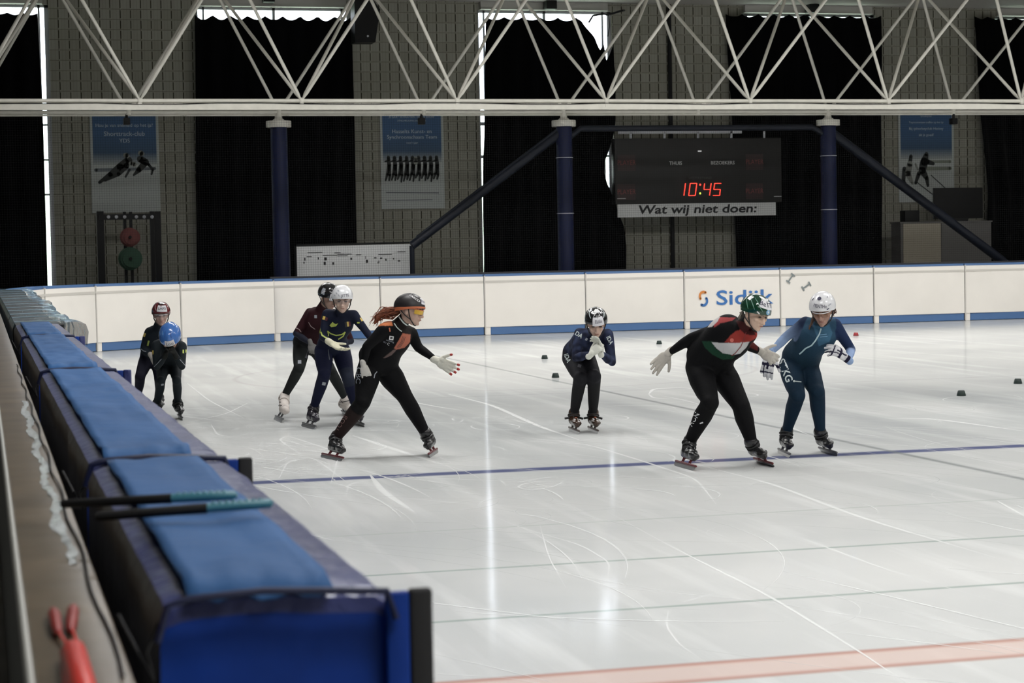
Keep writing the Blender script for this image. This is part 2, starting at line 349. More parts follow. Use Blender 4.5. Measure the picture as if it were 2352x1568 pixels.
# far wall with window openings
PIER = [(-7, -1.6), (1.46, 4.40), (7.62, 10.33), (13.32, 16.30), (19.50, 22.45), (25.2, 34)]
ZWT = 6.70
far = MB()
for a, c in PIER: far.box(a, c, YW, YW+.3, 0, ZC)
WIN = [(-1.6, 1.46), (4.40, 7.62), (10.33, 13.32), (16.30, 19.50), (22.45, 25.2)]
for a, c in WIN: far.box(a, c, YW, YW+.3, 0, .6); far.box(a, c, YW, YW+.3, ZWT, ZC)
tag(far.build('wall_far', M['block_wall'], smooth=False), kind='structure')
for n, (a, c) in enumerate(WIN, 1):
    w = MB(); t = .05
    for x0, x1, z0, z1 in ((a, a+t, .6, ZWT), (c-.085, c, .6, ZWT), (c-.21, c-.165, .6, ZWT), (a, c, .6, .66), (a, c, ZWT-t, ZWT), ((a+c)/2-.03, (a+c)/2+.03, .6, ZWT), (a+.14, a+.18, .6, ZWT)):
        w.box(x0, x1, YW+.10, YW+.17, z0, z1)
    for z in (2.9, 3.6, 4.3): w.box(a, a+.16, YW+.09, YW+.17, z-.035, z+.035); w.box(c-.4, c, YW+.09, YW+.17, z-.02, z+.02)
    wo = w.build('window_%d' % n, M['frame_grey'], smooth=False); tag(wo, kind='structure')
    g = MB(); g.box(a, c, YW+.13, YW+.136, .6, ZWT); link_ = g.build('pane', M['glass'], wo, smooth=False)
    l = MB(); l.box(a+.05, c-.12, YW-.10, YW-.005, ZWT+.02, ZC-.002); l.box(a+.05, c-.12, YW-.13, YW-.005, ZWT, ZWT+.025)
    tag(l.build('trim_%d' % n, M['lintel'], smooth=False), kind='structure')
for nm, bx in (('wall_left', (-7.2, -7, -4, 42, 0, ZC)), ('wall_right', (34, 34.2, -4, 42, 0, ZC)), ('wall_near', (-7, 34, -4.2, -4, 0, ZC))):
    w = MB(); w.box(*bx); tag(w.build(nm, M['block_wall'], smooth=False), kind='structure')
cl = MB(); cl.box(-7, 34, -4, 42, ZC, ZC+.1); tag(cl.build('ceiling', M['ceiling'], smooth=False), kind='structure')

# ------------------------------------------------------------------ curtains
def curtain(label, rows, topf, group=None, y=YW-.22, ncol=70, zbot=.004, fold=.06, seed=0):
    """rows: list of (z, xleft, xright) from top to bottom; topf(u) -> drop of the top edge"""
    rr = random.Random(seed); ph = [rr.uniform(0, 6) for _ in range(4)]
    nr = 26; vs = []; fs = []
    def at(z):
        for i in range(len(rows)-1):
            (z0, a0, b0), (z1, a1, b1) = rows[i], rows[i+1]
            if z <= z0 and z >= z1: t = (z0-z)/(z0-z1); return a0+(a1-a0)*t, b0+(b1-b0)*t
        return rows[-1][1:]
    ztop = rows[0][0]
    for i in range(nr+1):
        for j in range(ncol+1):
            u = j/ncol; zt = ztop-topf(u); z = zt+(zbot-zt)*i/nr; a, c = at(z); x = a+(c-a)*u
            d = fold*sin(u*(c-a)/.42*2*pi+ph[0]+.5*sin(z*.8+ph[1]))*(.5+.5*min(1, (ztop-z)/2+.3))
            vs.append((x, y+d+.02*sin(z*2+u*9+ph[2]), z))
    for i in range(nr):
        for j in range(ncol): k = i*(ncol+1)+j; fs.append((k, k+1, k+ncol+2, k+ncol+1))
    o = link('curtain', mesh_from(vs, fs), M['curtain']); sm = o.modifiers.new('thick', 'SOLIDIFY'); sm.thickness = .008
    return tag(o, label, 'curtain', group)
def scallop(n, d): return lambda u: d*abs(sin(u*n*pi))
def px_rows(lst, y=YW-.22):
    out = []
    for py, xl, xr in lst: a = on_y(xl, py, y); c = on_y(xr, py, y); out.append((a.z, a.x, c.x))
    return out
curtain('black curtain hanging at the far left, bright slit along its right edge', px_rows([(26, -230, 86), (300, -220, 100), (640, -210, 109)]), scallop(9, .04), seed=1)
curtain('black curtain between the two left posters, behind the thick blue column', px_rows([(34, 447, 808), (640, 452, 820)]), scallop(9, .09), seed=2)
def slump(u):
    b_ = .07*abs(sin(u*7*pi))
    if u > .76: b_ += .62*max(0, 1-abs(u-.90)/.14)+(.38 if u > .93 else 0)
    return b_
curtain('torn black curtain slumping off its rail left of the scoreboard', px_rows([(38, 1117, 1404), (150, 1116, 1411), (165, 1115, 1416), (290, 1114, 1416), (372, 1111, 1388), (400, 1111, 1387), (430, 1111, 1394), (470, 1111, 1414), (520, 1111, 1432), (570, 1112, 1438), (640, 1112, 1437)]), slump, seed=3, ncol=110)
curtain('black curtain right of the scoreboard, behind the rightmost blue column', px_rows([(32, 1668, 2022), (300, 1684, 2024), (640, 1694, 2026)]), scallop(10, .06), seed=4)
curtain('black curtain at the right edge beyond the ice hockey poster', px_rows([(38, 2236, 2560), (260, 2250, 2560), (440, 2266, 2560), (640, 2268, 2560)]), scallop(10, .06), seed=5)
for n, (lab, px) in enumerate([('black loudspeaker box above the window left of the big loudspeaker', 617), ('black box above the window with the torn curtain', 1264), ('black box above the window right of the scoreboard', 1866)]):
    p = on_y(px, 5, YW-.3); b_ = MB(); b_.box(p.x-.115, p.x+.115, YW-.42, YW-.14, ZC-.01-(.17 if n else .1), ZC-.003, bev=.01)
    tag(b_.build('wall_box', M['black']), lab, 'box', 'black boxes over the windows')
# loudspeaker
p0 = on_y(812, 99, 40.4); p1 = on_y(858, 99, 40.4); p2 = on_y(869, 24, 40.4); p3 = on_y(843, 6, 40.4)
ls = empty('loudspeaker', (p0.x, 40.4, p0.z), 'big black loudspeaker hanging at the top, left of the figure skating poster', 'loudspeaker')
m_ = MB(); zt_ = ZC-.02; m_.prism([(p0.x, 40.2, p0.z), (p1.x, 40.2, p1.z), (p2.x, 40.2, p2.z), (p3.x, 40.2, zt_), (p0.x, 40.2, zt_)], (0, .45, 0)); m_.build('cabinet', M['black'], ls, smooth=False)
m_ = MB(); m_.tube([((p0.x+p1.x)/2+.05, 40.19, p0.z+.12), ((p0.x+p1.x)/2+.05, 40.17, p0.z+.12)], .02); m_.build('badge', M['frame_grey'], ls)

# ------------------------------------------------------------------ posters
def poster(px, label, lines, pic):
    a = on_y(px[0], px[1], YW-.03); c = on_y(px[2], px[3], YW-.03); x0, x1, z1, z0 = a.x, c.x, a.z+.12, c.z; w = x1-x0; h = z1-z0; y = YW-.03
    r = empty('poster', (x0, YW, z0), label, 'poster')
    m_ = MB(); m_.box(x0, x1, y, y+.012, z0, z1); m_.build('sheet', M['ice_print'], r, smooth=False)
    m_ = MB(); m_.box(x0+.05, x1-.05, y-.003, y, z0+h*.45, z1-.01); m_.build('blue_field', poster_blue, r, smooth=False)
    for body, fz, sz in lines: wall_text('lettering', body, sz*.69, ((x0+x1)/2, y-.005, z1-h*fz), M['poster_text'], r)
    pic(r, x0, z0, w, h, y-.005)
    return r
def _pb():
    m = bpy.data.materials.new('poster_blue'); m.use_nodes = True; t = m.node_tree; p = t.nodes['Principled BSDF']
    c = t.nodes.new('ShaderNodeTexCoord'); s = t.nodes.new('ShaderNodeSeparateXYZ'); r = t.nodes.new('ShaderNodeValToRGB'); t.links.new(c.outputs['Generated'], s.inputs[0]); t.links.new(s.outputs['Z'], r.inputs[0]); t.links.new(r.outputs[0], p.inputs['Base Color'])
    r.color_ramp.elements[0].color = (.34, .37, .37, 1); r.color_ramp.elements[1].color = (.045, .115, .25, 1); r.color_ramp.elements[1].position = .55
    e = r.color_ramp.elements.new(.2); e.color = (.04, .09, .17, 1); p.inputs['Roughness'].default_value = .6; return m
poster_blue = _pb()
def flat(r, name, pts, m, y):
    m_ = MB(); m_.prism([(x, y, z) for x, z in pts], (0, .004, 0)); return m_.build(name, m, r, smooth=False)
def strip(r, name, segs, m, y, n=8):
    """segs: chains of ((x,z), halfwidth) drawn as flat printed shapes"""
    m_ = MB()
    for ch in segs:
        for i in range(len(ch)-1):
            (x0, z0), r0 = ch[i]; (x1, z1), r1 = ch[i+1]; d = Vector((x1-x0, z1-z0)); l = d.length or 1; nx, nz_ = -d.y/l, d.x/l
            m_.prism([(x0+nx*r0, y, z0+nz_*r0), (x1+nx*r1, y, z1+nz_*r1), (x1-nx*r1, y, z1-nz_*r1), (x0-nx*r0, y, z0-nz_*r0)], (0, .003, 0))
        for (x, z), rr in ch: m_.prism([(x+rr*cos(2*pi*k/n), y, z+rr*sin(2*pi*k/n)) for k in range(n)], (0, .003, 0))
    return m_.build(name, m, r, smooth=False)
def pic_track(r, x0, z0, w, h, y):
    P = lambda u, v: (x0+w*u, z0+h*v)
    strip(r, 'ice_shade', [[(P(.07, .40), .035), (P(.93, .41), .03)]], mat('print_mid', (.15, .17, .19), .6), y+.001)
    strip(r, 'skater_print', [[(P(.12, .285), .03), (P(.28, .36), .05), (P(.42, .43), .07), (P(.55, .49), .075)], [(P(.2, .30), .02), (P(.4, .36), .04), (P(.52, .44), .06)],
        [(P(.62, .35), .02), (P(.70, .40), .055), (P(.80, .47), .07), (P(.72, .50), .07)], [(P(.84, .45), .03), (P(.90, .40), .025), (P(.88, .355), .018)], [(P(.56, .40), .025), (P(.5, .335), .02)]], M['skater_dark'], y)
    strip(r, 'helmet_print', [[(P(.51, .535), .055), (P(.53, .53), .05)], [(P(.73, .555), .055), (P(.75, .55), .05)], [(P(.58, .46), .04), (P(.64, .45), .04)]], M['skater_pale'], y-.002)
def pic_sync(r, x0, z0, w, h, y):
    P = lambda u, v: (x0+w*u, z0+h*v); ch = []; rr = random.Random(3)
    for k in range(9):
        u = .12+k*.095; ch.append([(P(u, .50), .035), (P(u+.01, .42), .045), (P(u-.02, .34), .03), (P(u-.05, .27+.03*rr.random()), .018)])
        ch.append([(P(u+.01, .42), .04), (P(u+.02, .33), .03), (P(u+.005, .26+.03*rr.random()), .018)]); ch.append([(P(u-.05, .46), .018), (P(u, .47), .02)])
    strip(r, 'skater_print', ch, M['skater_dark'], y); strip(r, 'dress_print', [[(P(.55, .49), .04), (P(.55, .45), .05)]], M['skater_pale'], y-.002)
    strip(r, 'ice_shade', [[(P(.08, .16), .012), (P(.9, .15), .012)], [(P(.08, .08), .008), (P(.8, .085), .008)]], mat('print_mid2', (.19, .20, .22), .6), y+.001)
def pic_hockey(r, x0, z0, w, h, y):
    P = lambda u, v: (x0+w*u, z0+h*v)
    strip(r, 'board_print', [[(P(.45, .42), .03), (P(.93, .42), .03)], [(P(.45, .35), .045), (P(.93, .35), .04)]], mat('print_board', (.21, .23, .19), .6), y+.001)
    strip(r, 'skater_print', [[(P(.50, .50), .05), (P(.46, .42), .10), (P(.42, .33), .09), (P(.5, .25), .05), (P(.52, .17), .03)], [(P(.52, .42), .06), (P(.62, .40), .04)], [(P(.36, .30), .05), (P(.30, .20), .035)],
        [(P(.10, .35), .05), (P(.08, .22), .045), (P(.18, .12), .03)], [(P(.22, .48), .04), (P(.2, .40), .05)]], M['skater_dark'], y)
    strip(r, 'jersey_print', [[(P(.20, .40), .07), (P(.16, .30), .07), (P(.24, .20), .035)], [(P(.30, .40), .02), (P(.34, .34), .02)]], M['skater_pale'], y-.002)
    strip(r, 'stick_print', [[(P(.58, .28), .008), (P(.88, .12), .008), (P(.95, .13), .01)], [(P(.3, .22), .008), (P(.6, .08), .009)]], M['skater_dark'], y-.003)
poster((205, 256, 369, 487), 'blue and white speed skating poster on the leftmost brick pier', [('HASSELT SHORTTRACK EN YDS', .085, .10), ('Hou je van snelheid op het ijs?', .185, .135), ('Shorttrack-club', .265, .19), ('YDS', .33, .17)], pic_track)
poster((872, 256, 1022, 478), 'poster with a row of figure skaters on the second brick pier', [('JE GAAT SCHAATSEN, DEEL JE SHOW', .11, .085), ('SYNCHROONSCHAATSEN', .145, .075), ('Hasselts Kunst- en', .25, .165), ('Synchroonschaats Team', .305, .16), ('vanaf 6 jaar', .36, .08)], pic_sync)
poster((2063, 256, 2192, 463), 'ice hockey poster on the brick pier at the right', [('VANAF JE 4DE TOT JE 99STE', .07, .085), ('ijshockeyclub', .105, .075), ('Topmomenten treffen op het ijs', .17, .095), ('Bij ijshockeyclub Haskey', .235, .125), ('zit je goed!', .30, .12)], pic_hockey)

# ------------------------------------------------------------------ scoreboard and the banner under it
YS = 40.75
a = on_y(1411, 318, YS); c = on_y(1796, 464, YS); x0, x1, z0, z1 = a.x, c.x, (c.z+a.z)/2-(a.z-c.z)/2, a.z
sb = empty('scoreboard', (x0, YS+.2, z0), 'dark electronic scoreboard showing the time 10:45 in red digits', 'scoreboard')
m_ = MB(); m_.box(x0, x1, YS, YS+.22, z0, z1, bev=.012); m_.build('housing', M['board_face'], sb)
m_ = MB()
for k in range(5): xx = x0+(x1-x0)*(.1+.2*k); m_.box(xx-.02, xx+.02, YS+.02, YS+.05, z1-.001, z1+.14)
m_.box(x0+.1, x1-.9, YS+.02, YS+.06, z1+.10, z1+.16); m_.build('hanger', M['frame_grey'], sb, smooth=False)
def S_(px, py): p = on_y(px, py, YS-.006); return (p.x, YS-.006, p.z)
for px, py in ((1439, 374), (1439, 441), (1733, 372), (1733, 439)):
    c = S_(px, py); m_ = MB(); m_.box(c[0]-.2, c[0]+.2, YS-.004, YS-.001, c[2]-.17, c[2]+.17); m_.build('red_panel', mat('panel_red', (.035, .016, .016), .5), sb, smooth=False)
    wall_text('lettering', 'PLAYER', .15, (c[0], YS-.008, c[2]), M['board_red'], sb, sx=.82)
wall_text('lettering', 'THUIS', .105, S_(1552, 375), M['board_text'], sb, bold=.002); wall_text('lettering', 'BEZOEKERS', .105, S_(1660, 374), M['board_text'], sb, bold=.002)
wall_text('lettering', 'WESTERSTRAND', .07, S_(1608, 409), mat('dim_text', (.12, .12, .12), .6), sb)
m_ = MB(); c = S_(1607, 347); m_.box(c[0]-.04, c[0]+.04, YS-.012, YS-.004, c[2]-.012, c[2]+.012); m_.build('lamp_bar', mat('lamp_bar', (.4, .4, .4), .5, emit=(1, 1, 1), estr=.5), sb, smooth=False)
m_ = MB()
for xa, xb, py in ((1418, 1437, 456), (1778, 1795, 451)):
    c, d = S_(xa, py), S_(xb, py); m_.box(c[0], d[0], YS-.012, YS-.004, c[2]-.006, c[2]+.006)
m_.build('handle', M['board_text'], sb, smooth=False)
SEG = {'1': 'bc', '0': 'abcdef', '4': 'fgbc', '5': 'afgcd'}
def seven(px, ch):
    c = S_(px, 435); w, h, t = .15, .26, .0135; m_ = MB(); sh = .04
    def bar(xa, za, xb, zb):
        n = 5
        for k in range(n):
            t0, t1 = (k+.08)/n, (k+.92)/n; A = Vector((xa, za)).lerp(Vector((xb, zb)), t0); B = Vector((xa, za)).lerp(Vector((xb, zb)), t1)
            f = lambda p: (c[0]+p.x+sh*p.y/h, c[2]+p.y)
            (ax, az), (bx, bz) = f(A), f(B); d = Vector((bx-ax, bz-az)).normalized()*t*.5
            m_.prism([(ax-d.y, YS-.016, az+d.x), (bx-d.y, YS-.016, bz+d.x), (bx+d.y, YS-.016, bz-d.x), (ax+d.y, YS-.016, az-d.x)], (0, .01, 0))
    P = dict(a=(-w/2, h/2, w/2, h/2), b=(w/2, h/2, w/2, 0), c=(w/2, 0, w/2, -h/2), d=(-w/2, -h/2, w/2, -h/2), e=(-w/2, -h/2, -w/2, 0), f=(-w/2, 0, -w/2, h/2), g=(-w/2, 0, w/2, 0))
    for s in SEG[ch]: bar(*P[s])
    m_.build('digit', M['led'], sb, smooth=False)
for px, ch in ((1565, '1'), (1591, '0'), (1624, '4'), (1647, '5')): seven(px, ch)
for py, mm in ((424, 'led'), (444, 'led_green')):
    c = S_(1608, py); m_ = MB(); m_.tube([(c[0], YS-.015, c[2]), (c[0], YS-.006, c[2])], .02); m_.build('dot', M[mm], sb)
a = on_y(1419, 469, YS); c = on_y(1783, 494, YS)
bn = empty('banner', (a.x, YS, c.z), 'white banner reading Wat wij niet doen, under the scoreboard', 'banner')
m_ = MB(); m_.box(a.x, c.x, YS+.02, YS+.03, c.z, z0); m_.build('sheet', M['print_white'], bn, smooth=False)
wall_text('lettering', 'Wat wij niet doen:', .255, ((a.x+c.x)/2, YS+.014, (a.z+c.z)/2+.01), M['ink'], bn, sx=1.40, shear=.12, bold=.006)

# ------------------------------------------------------------------ blue columns, bracing, banner board
def column(px, label):
    p = on_y(px, 285, YC); r = .158; o = empty('column', (p.x, YC, 0), label, 'column', 'blue columns behind the far boards')
    m_ = MB(); m_.tube([(p.x, YC, 0), (p.x, YC, 4.02)], r, 28); m_.build('shaft', M['navy_steel'], o)
    m_ = MB(); m_.tube([(p.x, YC, 4.02), (p.x, YC, 4.03), (p.x, YC, 4.13), (p.x, YC, 4.14)], [.235, .24, .24, .235], 28); m_.tube([(p.x, YC, 4.14), (p.x, YC, 4.18)], [.13, .09], 16)
    m_.tube([(p.x, YC, 4.18), (p.x, YC, 4.30)], [.075, .055], 14); m_.build('cap', M['white_paint'], o)
    if px > 1000:
        for z in (2.3, 3.4):
            m_ = MB(); m_.tube([(p.x, YC, z), (p.x, YC, z+.012)], r+.012, 24); m_.build('strap_band', M['frame_grey'], o)
    return p.x, o
xa, CA = column(640, 'thick blue column in front of the black curtain left of centre'); xb, CB = column(1295, 'blue column left of the scoreboard, joined to a sloping brace')
xc, CC = column(1902, 'blue column right of the scoreboard')
m_ = MB(); q = on_y(946, 564, YC); m_.tube([(xb-.1, YC, 3.88), (q.x, YC, q.z)], .085, 16); m_.tube([(xb-.1, YC, 3.98), (q.x+.1, YC, q.z+.16)], .03, 10); m_.tube([(q.x, YC, q.z), (q.x, YC, 0)], .05, 12); m_.build('brace', M['dark_pipe'], CB)
m_ = MB(); q = on_y(2296, 592, YC); m_.tube([(xc+.1, YC, 3.86), (q.x, YC, q.z-.02), (q.x+1.0, YC, q.z-.85)], .095, 16); m_.build('brace', M['dark_pipe'], CC)
m_ = MB(); m_.tube([(xb+.1, YC, 3.8), (xb+.35, YC, 3.98), (xc-.35, YC, 3.99), (xc-.1, YC, 3.85)], .06, 14); m_.build('brace', M['dark_pipe'], CB)
a = on_y(681, 565, 38.7); c = on_y(948, 634, 38.7)
bd = empty('sign_board', (a.x, 38.7, .0), 'white board with small black scribbles behind the far mats', 'sign')
m_ = MB(); m_.box(a.x, c.x, 38.7, 38.73, .5, a.z); m_.build('panel', M['print_white'], bd, smooth=False)
m_ = MB(); m_.tube([(a.x, 38.69, a.z+.01), (c.x, 38.69, a.z+.03)], .018, 8); m_.tube([(a.x-.02, 38.7, 0), (a.x-.02, 38.7, a.z)], .02, 8); m_.tube([(c.x+.02, 38.7, 0), (c.x+.02, 38.7, a.z)], .02, 8); m_.build('frame', M['black'], bd)
rr = random.Random(5); m_ = MB()
for k in range(26):
    x = a.x+.12+rr.random()*(c.x-a.x-.3); z = a.z-.26-rr.random()*.12 if k < 16 else a.z-.12-rr.random()*.1; w = rr.uniform(.01, .05) if k < 16 else rr.uniform(.08, .3)
    m_.box(x, x+w, 38.692, 38.699, z, z+(rr.uniform(.02, .06) if k < 16 else .012))
m_.build('scribble', M['ink'], bd, smooth=False)

# ------------------------------------------------------------------ weight rack, cabinet, television
YR = 40.6
def R_(px, py): return on_y(px, py, YR)
wr = empty('weight_rack', (R_(295, 640).x, YR, 0), 'black weight rack with a perforated crossbar under the speed skating poster', 'rack')
for px, t in ((232, .07), (364, .06), (351, .04)):
    m_ = MB(); x = R_(px, 560).x; m_.box(x-t, x+t, YR, YR+.1, 0, R_(px, 485).z); m_.build('post', M['black_metal'], wr, smooth=False)
for px in (288, 302):
    m_ = MB(); x = R_(px, 560).x; m_.box(x-.03, x+.03, YR, YR+.06, 0, R_(px, 486).z); m_.build('post', M['black_metal'], wr, smooth=False)
m_ = MB(); za, zb = R_(300, 504).z, R_(300, 491).z; m_.box(R_(228, 500).x, R_(368, 500).x, YR-.04, YR, za, zb); m_.build('crossbar', M['black_metal'], wr, smooth=False)
for px in (249, 267, 286, 313, 331, 349):
    m_ = MB(); p = R_(px, 498); m_.tube([(p.x, YR-.052, p.z), (p.x, YR-.04, p.z)], .034, 14); m_.tube([(p.x, YR-.06, p.z), (p.x, YR-.05, p.z)], .018, 10); m_.build('knob', M['frame_grey'], wr)
def plate(px, py, r, m, lab, n=4):
    p = R_(px, py); o = empty('weight_plate', (p.x, YR-.15, p.z-r), lab, 'weight plate')
    for k in range(n):
        m_ = MB(); y = YR-.16-.045*k; rk = r*(1-.08*k); m_.tube([(p.x+.03*(k % 2), y, p.z), (p.x+.03*(k % 2), y-.035, p.z)], rk, 26)
        m_.build('disc', m, o)
    m_ = MB(); m_.tube([(p.x, YR-.05, p.z), (p.x, YR-.42, p.z)], .03, 12); m_.build('peg', M['black_metal'], o)
plate(296, 545, .19, M['red_plate'], 'dull red round weight plate on the rack, above the green one')
plate(297, 594, .23, M['green_plate'], 'green round weight plate on the rack, below the red one')
YK = 40.3
def K_(px, py): return on_y(px, py, YK)
cb = empty('cabinet', (K_(2175, 590).x, YK, 0), 'low grey-brown cabinet with two doors behind the far mats at right', 'cabinet')
x0, x1, z1 = K_(2070, 560).x, K_(2278, 560).x, K_(2180, 508).z
m_ = MB(); m_.box(x0, x1, YK+.02, YK+.5, 0, z1-.02); m_.box(x0-.02, x1+.02, YK, YK+.52, z1-.03, z1); m_.build('carcass', M['cab_side'], cb, smooth=False)
xm = K_(2162, 560).x; m_ = MB(); m_.box(K_(2075, 560).x, xm-.01, YK-.004, YK+.02, .1, z1-.04); m_.build('door', M['cab_door'], cb, smooth=False)
m_ = MB(); m_.box(xm+.01, x1-.02, YK, YK+.02, .1, z1-.04); m_.build('door', mat('cab_door_grey', (.15, .145, .14), .6), cb, smooth=False)
a, c = K_(2152, 431), K_(2266, 508)
tv = empty('television', ((a.x+c.x)/2, YK+.2, z1), 'black flat television on top of the cabinet', 'television')
m_ = MB(); m_.box(a.x, c.x, YK+.16, YK+.22, z1+.06, a.z, bev=.012); m_.build('screen', M['black'], tv); m_ = MB(); m_.box((a.x+c.x)/2-.2, (a.x+c.x)/2+.2, YK+.1, YK+.3, z1, z1+.07); m_.build('stand', M['black_metal'], tv, smooth=False)
a, c = K_(2083, 483), K_(2117, 510)
m_ = MB(); m_.box(a.x, c.x, YK+.1, YK+.35, z1, a.z, bev=.01); tag(m_.build('stereo_box', M['black']), 'small black box standing on the cabinet, left of the television', 'box')
p = on_y(1541, 300, YW-.06); m_ = MB(); m_.tube([(p.x, YW-.06, 0), (p.x, YW-.06, ZC-.01)], .045, 12); tag(m_.build('drain_pipe', M['black_metal']), 'thin dark vertical pipe on the brick pier behind the scoreboard', 'pipe')
m_ = MB(); m_.tube([on_y(x, y, YW-.5) for x, y in ((1352, 52), (1362, 36), (1384, 32), (1396, 34), (1430, 24))], .022, 8); m_.tube([on_y(x, y, YW-.5) for x, y in ((1398, 34), (1400, 60), (1396, 84))], .012, 8); m_.tube([on_y(1430, 24, YW-.5), on_y(1434, 24, YW-.02)], .02, 8); tag(m_.build('curtain_hook', M['black_metal']), 'bent black bar at the torn corner of the curtain', 'bar')
# small lamps clamped under the girder
ZT, YF, DM, X0, ZTOP = 4.308, 35.37, 2.823, 2.746, 6.608
for px, lab in ((291, 'small black spotlight in front of the speed skating poster'), (968, 'small black spotlight in front of the figure skating poster'), (2190, 'small black spotlight beside the ice hockey poster')):
    p = on_y(px, 277, YF+DM); o = empty('spotlight', (p.x, YF+DM, p.z), lab, 'spotlight', 'small spotlights under the girder')
    m_ = MB(); m_.box(p.x-.06, p.x+.06, YF+DM-.08, YF+DM+.08, p.z-.075, p.z+.05, bev=.01); m_.build('lamp_body', M['black'], o)
    m_ = MB(); m_.tube([(p.x, YF+DM, p.z+.05), (p.x, YF+DM, ZT-.04)], .03, 8); m_.build('bracket', M['black_metal'], o)

# ------------------------------------------------------------------ white space girder
gd = empty('roof_girder', (X0, YF, ZT), 'white tubular space girder crossing the whole picture above the rink', 'girder')
KS = range(-2, 9)
def Fn(k): return Vector((X0+k*DM, YF, ZT))
def Bn(k): return Vector((X0+k*DM, YF+DM, ZT))
def Tm(k): return Vector((X0+(k+.5)*DM, YF+DM/2, ZTOP))
def Tf(k): return Vector((X0+(k+.5)*DM, YF-DM/2, ZTOP))
for nm, P, r in (('front_chord', Fn, .036), ('rear_chord', Bn, .036), ('upper_chord', Tm, .04), ('upper_chord', Tf, .04)):
    m_ = MB(); m_.tube([P(KS[0]), P(KS[-1])], r, 16); m_.build(nm, M['white_paint'], gd)
m_ = MB(); zz_ = ZT-.052; m_.box(Fn(KS[0]).x, Fn(KS[-1]).x, YF-.05, YF+.05, zz_-.105, zz_); m_.build('lower_beam', M['white_paint'], gd, smooth=False)
m_ = MB(); m_.tube([Bn(KS[0])+Vector((0, .0, -.055)), Bn(KS[-1])+Vector((0, 0, -.055))], .018, 8); m_.build('net_rail', M['white_paint'], gd)
def strut(a, c, r=.030):
    d = (c-a).normalized(); a2, c2 = a+d*.09, c-d*.09; m_ = MB(); m_.tube([a+d*.02, a2, a2+d*.08, c2-d*.08, c2, c-d*.02], [.014, .018, r, r, .018, .014], 14); m_.build('strut', M['white_paint'], gd)
for k in KS[:-1]:
    for A, B in ((Fn(k), Tm(k)), (Fn(k+1), Tm(k)), (Bn(k), Tm(k)), (Bn(k+1), Tm(k)), (Fn(k), Tf(k)), (Fn(k+1), Tf(k))): strut(A, B)
for k in KS:
    m_ = MB(); p = Fn(k); m_.tube([p+Vector((0, 0, -.05)), p+Vector((0, 0, -.02)), p+Vector((0, 0, .03)), p+Vector((0, 0, .055))], [.03, .055, .055, .03], 14); m_.box(p.x-.03, p.x+.03, YF-.056, YF-.05, ZT-.115, ZT-.03); m_.build('node', M['white_paint'], gd)
    m_ = MB(); p = Bn(k); m_.tube([p+Vector((0, 0, -.05)), p+Vector((0, 0, .05))], .05, 12); m_.build('node', M['white_paint'], gd)
rr = random.Random(9); m_ = MB()
pts = [Vector((Fn(-2).x+i*.7, YF-.055, ZT-.045+.012*sin(i*1.3)-.018*rr.random())) for i in range(42)]; m_.tube(pts, .007, 6); m_.build('cable', M['black'], gd)

# ------------------------------------------------------------------ safety net
nv = []; nf = []; nx = 120
for i in range(nx+1):
    x = -2+i*.24; sag = .035*abs(sin(i*pi/1.6))
    for z in (ZT-.05-sag-.02, 3.2, 2.2, 1.05): nv.append((x, YC-.275+.008*sin(x*1.7+z), z))
for i in range(nx):
    for j in range(3): k = i*4+j; nf.append((k, k+1, k+5, k+4))
tag(link('safety_net', mesh_from(nv, nf), M['net']), 'fine dark safety net hanging from the girder to the far boards', 'net')

# ------------------------------------------------------------------ far crash mats (white fronts, blue foot)
def crash_mat(p, q, n, label, thick=.28, group='white crash mats along the far side', strip_w=.115):
    """p, q: bottom front corners (x, y); the mat stands behind that line"""
    p = Vector((*p, 0)); q = Vector((*q, 0)); d = (q-p); L_ = d.length; d.normalize(); nb = Vector((-d.y, d.x, 0))
    if nb.y < 0: nb = -nb
    o = empty('crash_mat', (p+q)/2+nb*thick/2, label, 'crash mat', group)
    def bx(name, u0, u1, v0, v1, z0, z1, m, bev=0):
        m_ = MB(); m_.box(u0, u1, v0, v1, z0, z1, bev=bev); m_.v = [p+d*v.x+nb*v.y+Vector((0, 0, v.z)) for v in m_.v]; return m_.build(name, m, o, smooth=bool(bev))
    bx('foam_body', .012, L_-.012, .012, thick, .004, HB, M['vinyl_blue'], .02)
    bx('foot_band', strip_w+.012, L_-.02, .004, .02, .012, .165, M['vinyl_blue'])
    bx('foot_patch', .012, strip_w, .003, .02, .004, .175, M['vinyl_white'])
    # white front sheet with a gentle sag
    nu, nv_ = 24, 14; vs = []; fs = []; rr = random.Random(n)
    ph = rr.uniform(0, 6)
    for j in range(nv_+1):
        z = .155+(HB-.045-.155)*j/nv_
        for i in range(nu+1):
            u = .01+(L_-.02)*i/nu; b_ = -.004-.012*sin(pi*i/nu)*sin(pi*j/nv_)-.004*(1+sin(u*2.6-z*5.2+ph))*(1-j/nv_)**1.2-.002*(1+sin(u*7+z*9+ph))*(1-j/nv_)
            vs.append(p+d*u+nb*b_+Vector((0, 0, z)))
    for j in range(nv_):
        for i in range(nu): k = j*(nu+1)+i; fs.append((k, k+1, k+nu+2, k+nu+1))
    sh = link('front_sheet', mesh_from(vs, fs), M['vinyl_white'], o)
    bx('hem', .012, L_-.012, -.014, .0, HB-.165, HB-.125, M['vinyl_seam'])
    bx('edge_tape', .0, .022, -.016, .02, .02, HB-.03, M['vinyl_seam'])
    return o
edges = [5.19+2.003*k for k in range(10)]; names = ['plain', 'plain']
